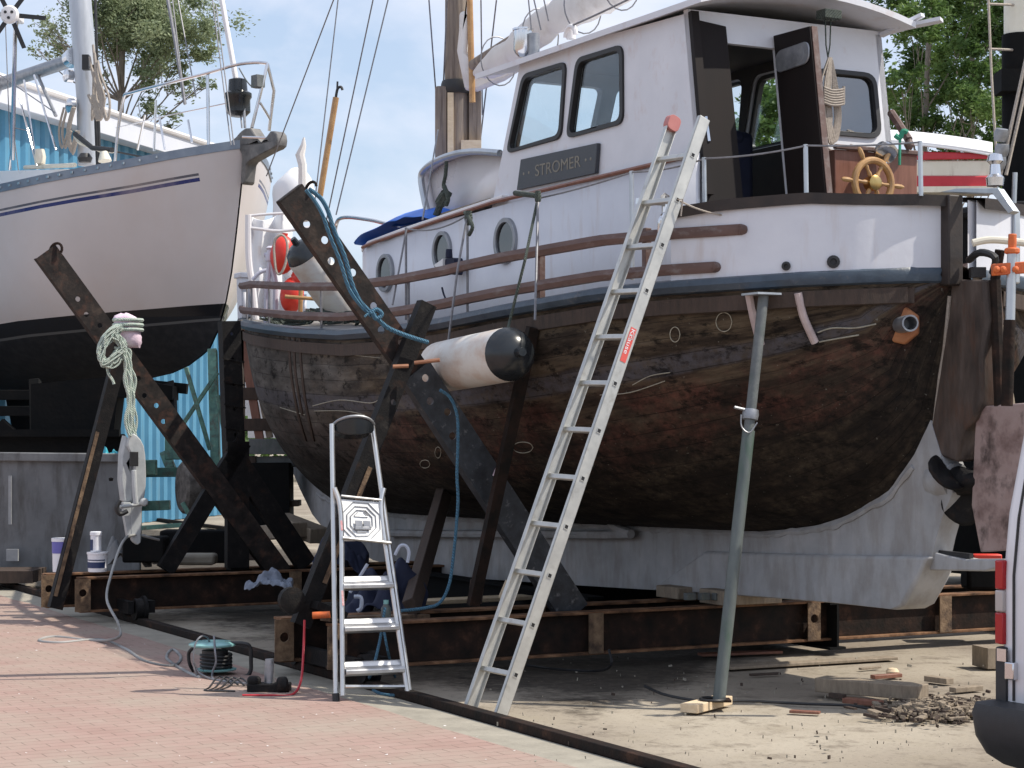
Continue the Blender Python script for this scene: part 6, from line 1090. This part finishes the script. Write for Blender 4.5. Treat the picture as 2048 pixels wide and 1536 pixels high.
# ---------------- yacht cradle, skip, staging under the yacht ----------------
yc = thing('boat_trailer', G(380, 1100), 'green painted steel boat trailer with a worn tyre under the yacht bow', 'trailer')
def gb(l, w_=.09, m_='greenst', nm='frame_bar'):
    for a, b in l: m = MB(); m.bar(a, b, w_, w_, up=V(0, 1, 0)); m.build(nm, M[m_], yc, bevel=.006)
gb([(P(270, 945, 21.3), P(500, 943, 21.3)), (P(425, 700, 22.3), P(432, 945, 21.8)), (P(330, 905, 21.5), P(345, 945, 21.4)), (P(340, 1010, 20.9)-Z*0, P(285, 1012, 20.9)), (P(500, 925, 21.5), P(465, 945, 21.4))], .1)
gb([(P(372, 735, 21.6), P(420, 900, 21.6)), (P(435, 790, 21.2), P(455, 900, 21.2)), (P(365, 850, 22), P(435, 745, 22)), (P(280, 1056, 20.2), P(395, 1048, 20.2)), (P(365, 1005, 20.2), P(400, 1068, 20.2))], .045, 'greenst', 'brace')
gb([(P(65, 790, 24), P(0, 790, 24)), (P(0, 822, 24), P(70, 822, 24)), (P(0, 845, 24), P(30, 872, 24)), (P(300, 770, 23), P(375, 778, 23)), (P(340, 770, 23), P(345, 905, 22)), (P(230, 790, 23.4), P(200, 1000, 23)), (P(70, 760, 23.4), P(75, 1000, 23))], .12, 'darkhull', 'post')
m = MB(); m.prism([P(x, y, 22.6) for x, y in ((62, 768), (235, 752), (345, 772), (345, 800), (235, 795), (225, 880), (62, 880))], V(0, .4, 0)); m.build('bolster', M['darkhull'], yc)
m = MB(); m.lathe([(.16, -.09), (.24, -.085), (.27, -.06), (.275, 0), (.27, .06), (.24, .085), (.16, .09)], P(378, 975, 20.6), (.9, .4, 0), 26); w1 = m.build('tyre', mat('muddy_tyre', [(.05, .045, .04), (.17, .155, .14)], .95, scale=14, bump=.8), yc); m = MB(); m.lathe([(.155, -.08), (.05, -.04), (.05, .04), (.155, .08)], P(378, 975, 20.6), (.9, .4, 0), 18); m.build('hub', M['greenst'], w1)
m = MB(); m.box(P(352, 886, 21.2), (.2, .25, .35)); m.box(P(300, 935, 20.8), (.14, .1, .16)); m.each('bracket', M['greenst'], yc, bevel=.01)
sk = thing('skip', G(140, 1160), 'grey steel skip with streaked side standing behind the far cradle', 'skip')
def SP(x, y, dy=0): return P(x, y, 20.6+dy)
m = MB(); m.prism([SP(-120, 1160), SP(272, 1160), SP(276, 916), SP(-120, 912)], V(0, .05, 0)); m.bar(SP(-120, 912), SP(276, 916), .10, .09); m.bar(SP(272, 1160), SP(276, 916), .09, .09, up=V(0, 1, 0)); m.build('front_wall', M['greyst'], sk, bevel=.01)
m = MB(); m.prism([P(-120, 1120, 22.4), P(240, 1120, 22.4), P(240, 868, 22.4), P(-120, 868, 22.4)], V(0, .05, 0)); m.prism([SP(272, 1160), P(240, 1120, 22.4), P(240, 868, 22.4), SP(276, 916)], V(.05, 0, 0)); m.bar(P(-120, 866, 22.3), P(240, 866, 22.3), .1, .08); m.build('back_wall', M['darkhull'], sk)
m = MB(); m.box(P(25, 1110, 20.5), (.12, .04, .12)); m.box(P(20, 1000, 20.55), (.03, .02, .5)); m.each('patch', mat('pale_patch', [(.25, .26, .27), (.34, .35, .36)], .7, scale=9), sk)
m = MB(); m.box(P(-20, 1150, 20.2), (1.0, .6, .12)); tag(m.build('timber_sleeper', M['darkwood']), 'dark timber sleeper on the ground in front of the skip', 'timber')
m = MB(); m.bar(P(226, 965, 20.3), P(226, 1140, 20.3), .04, .04); m.lathe([(.02, 0), (.025, .03), (.0, .04)], P(222, 962, 20.3), Z, 10); tag(m.build('iron_stake', M['blackpaint']), 'thin black iron stake in front of the skip beside the outboard leg', 'stake')
rag('teal_helmet', P(214, 912, 20.9)+Z*-.05, .12, .12, .14, 'teal', 'rounded turquoise plastic tub lying in the grey skip', 'tub', 1)
rag('canvas_cover', P(258, 1132, 17.6), .22, .2, .30, 'greyst', 'grey canvas cover heaped on the far cradle beam under the outboard leg', 'cover', 2)
m = MB(); m.box(P(292, 1098, 17.3), (.36, .3, .22)); tag(m.build('crate', M['darkhull'], bevel=.02), 'small dark crate on the far cradle beam right of the grey canvas cover', 'crate')
m = MB(); m.box(P(400, 1092, 18.5), (.7, .3, .3)); tag(m.build('crate', M['darkhull'], bevel=.02), 'wide dark crate behind the grey stone block under the trailer', 'crate')
m = MB(); m.box(P(395, 1118, 17.9), (.34, .24, .10)); tag(m.build('stone_block', M['concrete'], bevel=.03), 'grey stone block on the far cradle beam', 'block')
m = MB(); m.box(P(465, 1110, 18.6), (.28, .2, .14)); m.prism([P(x, y, 18.7) for x, y in ((476, 1085), (500, 1082), (498, 1100), (478, 1100))], V(0, .1, 0)); tag(m.build('cardboard', M['newwood'], bevel=.005), 'sunlit pale cardboard scraps behind the far cradle upright', 'cardboard')
# timber staging between the two boats
sg = thing('staging', P(540, 1090, 20.8), 'timber staging with dark cross boards between the yacht and the wooden bow', 'staging')
for x, y, x2, y2, w_, h_, mt, nm in ((475, 788, 640, 786, .10, .13, 'darkwood', 'board'), (480, 850, 640, 848, .10, .13, 'darkwood', 'board'), (500, 893, 620, 893, .25, .16, 'prop', 'board'), (495, 925, 620, 922, .1, .12, 'prop', 'board'), (500, 912, 502, 1120, .14, .14, 'darkwood', 'post'), (482, 660, 520, 880, .09, .05, 'mahog', 'strut'), (505, 700, 540, 876, .07, .04, 'wood', 'strut'), (484, 640, 486, 1000, .05, .05, 'wood', 'post'), (515, 1008, 600, 1006, .3, .06, 'darkwood', 'board'), (520, 1060, 640, 1065, .3, .12, 'darkwood', 'board'), (535, 925, 536, 1060, .5, .4, 'darkhull', 'post')):
    m = MB(); m.bar(P(x, y, 20.9), P(x2, y2, 20.9), w_, h_, up=V(0, 1, 0) if abs(x2-x) < abs(y2-y) else Z); m.build(nm, M[mt], sg, bevel=.005)
for x, y, x2, y2, w_, h_, lb in ((560, 1040, 640, 1072, .2, .14, 'heavy grey timber baulk lying under the white bow keel'), (500, 1068, 600, 1060, .16, .14, 'pale timber baulk on the ground beside the staging')):
    m = MB(); m.bar(P(x, y, 19.6), P(x2, y2, 18.6), w_, h_); tag(m.build('timber_baulk', M['wood'], bevel=.01), lb, 'timber')
for i, (x, y, w_, h_) in enumerate(((548, 790, .9, .5), (560, 840, .8, .45))):
    m = MB(); m.box(P(x, y, 24+i), (w_, .04, h_)); tag(m.build('white_board', M['white2']), ('upper', 'lower')[i]+' pale grey board standing behind the timber staging', 'board')
for i, (pts, mt, lb) in enumerate((([(440, 655), (478, 640), (520, 640), (520, 740), (495, 770), (470, 740)], 'navy', 'navy blue tarpaulin hanging behind the staging'), ([(445, 700), (456, 660), (463, 700), (470, 790), (455, 790)], 'yellow', 'yellow strap of cloth hanging beside the navy tarpaulin'))):
    if mt == 'yellow': M['yellow'] = mat('yellow_cloth', [(.6, .42, .03), (.7, .5, .06)], .8, scale=6)
    m = MB(); m.prism([P(x, y, 22.6-i*.3) for x, y in pts], V(0, .04, 0)); tag(m.build('hanging_cloth', M[mt], bevel=.01), lb, 'cloth')
# ---------------- blue shed ----------------
sh = thing('shed', V(-7.4, 31, 0), 'blue corrugated steel shed with a white eaves fascia behind the yacht', 'shed')
S0 = V(-9.3, 24.4, 0); sd2 = V(.276, .961, 0).normalized(); sn = V(sd2.y, -sd2.x, 0)
def SH(k_, o, z): return S0+sd2*k_+sn*o+V(0, 0, z)
KE = 14.0
m = MB(); rows = []; k_ = 0; pat = [(0, 0), (.14, 0), (.19, -.06), (.25, -.06), (.30, 0)]
while k_ < KE:
    for a, b in pat[:-1]: rows.append([SH(k_+a, b, 0), SH(k_+a, b, 6.75)])
    k_ += .30
m.grid(rows); m.build('wall', mat('blue_cladding', [(.055, .20, .33), (.085, .26, .40)], .45, scale=1.2, extra=stains((.10, .16, .18), .62, (2, 2, .4), .5)), sh)
m = MB(); m.prism([SH(-.2, -.02, 6.42), SH(-.2, .30, 6.42), SH(-.2, .30, 6.80), SH(-.2, -.02, 6.80)], sd2*(KE+.3)); m.build('fascia', mat('fascia_white', [(.58, .60, .66), (.64, .66, .72)], .5, scale=1), sh, bevel=.01)
m = MB(); m.tube([SH(-.2, .31, 6.81), SH(KE+.1, .31, 6.81)], .05, 8); m.build('gutter', M['white2'], sh)
m = MB(); m.prism([SH(-.2, .1, 6.80), SH(-.2, -8, 7.15), SH(-.2, -16, 6.7)], sd2*(KE+.2)); m.build('roof', M['white2'], sh)
m = MB(); m.prism([SH(KE-.05, -.05, 0), SH(KE-.05, -16, 0), SH(KE-.05, -16, 6.7), SH(KE-.05, -.05, 6.7)], -sd2*.1); m.build('gable', M['darkhull'], sh)
# ---------------- trees ----------------
def tree(name, base, H_, trunk_r, clumps, nleaf, lsize, lm, label, limbs=True, seed=1, fill=1.0):
    r_ = random.Random(seed); t = thing(name, base, label, 'tree'); m = MB(); cz = [c for c, _ in clumps]
    mid = base+V(r_.uniform(-.2, .2), 0, H_*.45); top = base+V(r_.uniform(-.3, .3), 0, H_*.93)
    ctr = sum(cz, V(0, 0, 0))/len(cz); bend = V((ctr.x-base.x)*.3, 0, 0)
    tk = smooth_pts([base, base+V(0, 0, H_*.2)+bend*.15, mid+bend*.5, top+bend], 6); m.tube(tk, [trunk_r*(1-.8*i/(len(tk)-1)) for i in range(len(tk))], 10)
    for c, rad in clumps:
        zz = min(max(c.z-rad*1.4, base.z+H_*.22), base.z+H_*.85); i = min(len(tk)-1, int((zz-base.z)/(H_*.93)*(len(tk)-1))); p = tk[i]; q = c; md = p.lerp(q, .5)+V(r_.uniform(-.2, .2), r_.uniform(-.2, .2), r_.uniform(-.3, .1)); bb = smooth_pts([p, md, q], 5); r0 = trunk_r*.26*(1-.6*i/len(tk)); m.tube(bb, [r0*(1-.8*j/(len(bb)-1)) for j in range(len(bb))], 6)
        for _ in range(7):
            e = c+V(r_.gauss(0, .6), r_.gauss(0, .6), r_.gauss(0, .5))*rad; a = p.lerp(c, r_.uniform(.6, 1)); m.tube(smooth_pts([a, a.lerp(e, .5)+V(0, 0, -.05), e], 3), [r0*.25]*6+[r0*.08], 4)
    m.build('trunk', M['bark'], t)
    L_ = MB(); vol = sum(rad**3 for _, rad in clumps); vs_, fs_ = [], []
    for c, rad in clumps:
        nn = int(nleaf*rad**3/vol); subs = [(c+V(r_.gauss(0, .5), r_.gauss(0, .5), r_.gauss(0, .42))*rad, rad*r_.uniform(.2, .5)) for _ in range(16)]
        for _ in range(nn):
            sc2, sr = subs[int(r_.random()*len(subs))]; p = sc2+V(r_.gauss(0, .55), r_.gauss(0, .55), r_.gauss(0, .42))*sr
            if r_.random() > fill: continue
            l = lsize*r_.uniform(.6, 1.4); X = V(r_.gauss(0, 1), r_.gauss(0, 1), r_.gauss(0, .6)).normalized(); Yv = X.cross(V(r_.gauss(0, 1), r_.gauss(0, 1), r_.gauss(0, 1)+.6)).normalized(); o = len(vs_)
            vs_ += [p-X*l, p+Yv*l*.45, p+X*l, p-Yv*l*.45]; fs_.append((o, o+1, o+2, o+3))
    L_.v = vs_; L_.f = fs_; L_.build('crown', lm, t, recalc=False); return t
def cl(l, Y, r_=3): return [(P(x, y, Y+((i*7) % 5-2)*.5), rad) for i, (x, y, rad) in enumerate(l)]
tree('tree', V((236-CX)/F*46, 46, 0), 11.5, .24, cl([(235, 20, .85), (300, 30, .8), (260, 75, .8), (330, 70, .75), (210, 70, .6), (385, 60, .6), (400, 95, .45), (120, 90, .42), (110, 60, .3), (75, 100, .22), (300, 110, .5), (350, 130, .4), (200, 160, .3), (300, 215, .32), (350, 175, .35), (410, 165, .28), (340, 240, .28), (430, 60, .3), (180, 20, .5), (280, -20, .8), (200, -30, .7), (205, 230, .2), (90, 40, .25), (300, 150, .3)], 46), 42000, .045, M['leafa'], 'spreading tree with airy grey-green foliage behind the yacht mast and the shed', seed=3)
rt = [(1830, 40, .5), (1900, 20, .55), (1960, 60, .5), (2010, 30, .5), (1830, 120, .42), (1890, 110, .5), (1950, 140, .45), (2015, 150, .5), (1835, 200, .42), (1900, 190, .45), (1960, 215, .42), (2030, 230, .45), (1850, 250, .4), (1920, 265, .38), (1985, 285, .4), (1870, -60, .6), (1980, -50, .6), (1790, -30, .5), (2060, 90, .5), (2080, 200, .6), (1800, 160, .3), (1880, 310, .4), (1980, 340, .4)]
tree('poplar', V((1823-CX)/F*34, 34, 0), 11.5, .13, cl(rt[::2], 34), 32000, .044, M['leafb'], 'green poplar with a thin dark trunk right behind the wheelhouse corner', seed=5, fill=.95)
tree('poplar', V((1925-CX)/F*36, 36, 0), 11.5, .12, cl(rt[1::2], 36), 32000, .046, M['leafb'], 'leafy green tree behind the covered dinghy at the right', seed=6, fill=.95)
tree('poplar', V((1600-CX)/F*38, 38, 0), 9.5, .15, cl([(1480, 280, .7), (1530, 240, .6), (1580, 200, .7), (1650, 220, .7), (1700, 150, .6), (1750, 220, .6), (1600, 300, .7), (1690, 320, .7)], 38), 9000, .08, M['leafb'], 'tree seen through the wheelhouse windows', seed=8)
# far quay hedge line to close the horizon
m = MB(); r_ = random.Random(21); vs_, fs_ = [], []
for i in range(16000):
    x = r_.uniform(-30, 60); y = r_.uniform(62, 68); z = abs(r_.gauss(0, 1.3))+r_.uniform(0, 1.2+.8*noise.noise(V(x*.2, 0, 0))); p = V(x, y, z); l = r_.uniform(.14, .3); X = V(r_.gauss(0, 1), r_.gauss(0, 1), r_.gauss(0, .6)).normalized(); Yv = X.cross(V(r_.gauss(0, 1), r_.gauss(0, 1), 1)).normalized(); o = len(vs_); vs_ += [p-X*l, p+Yv*l*.5, p+X*l, p-Yv*l*.5]; fs_.append((o, o+1, o+2, o+3))
m.v, m.f = vs_, fs_; tag(m.build('far_hedge', M['leafb'], recalc=False), 'low far hedge behind the boatyard', 'hedge', kind='stuff')
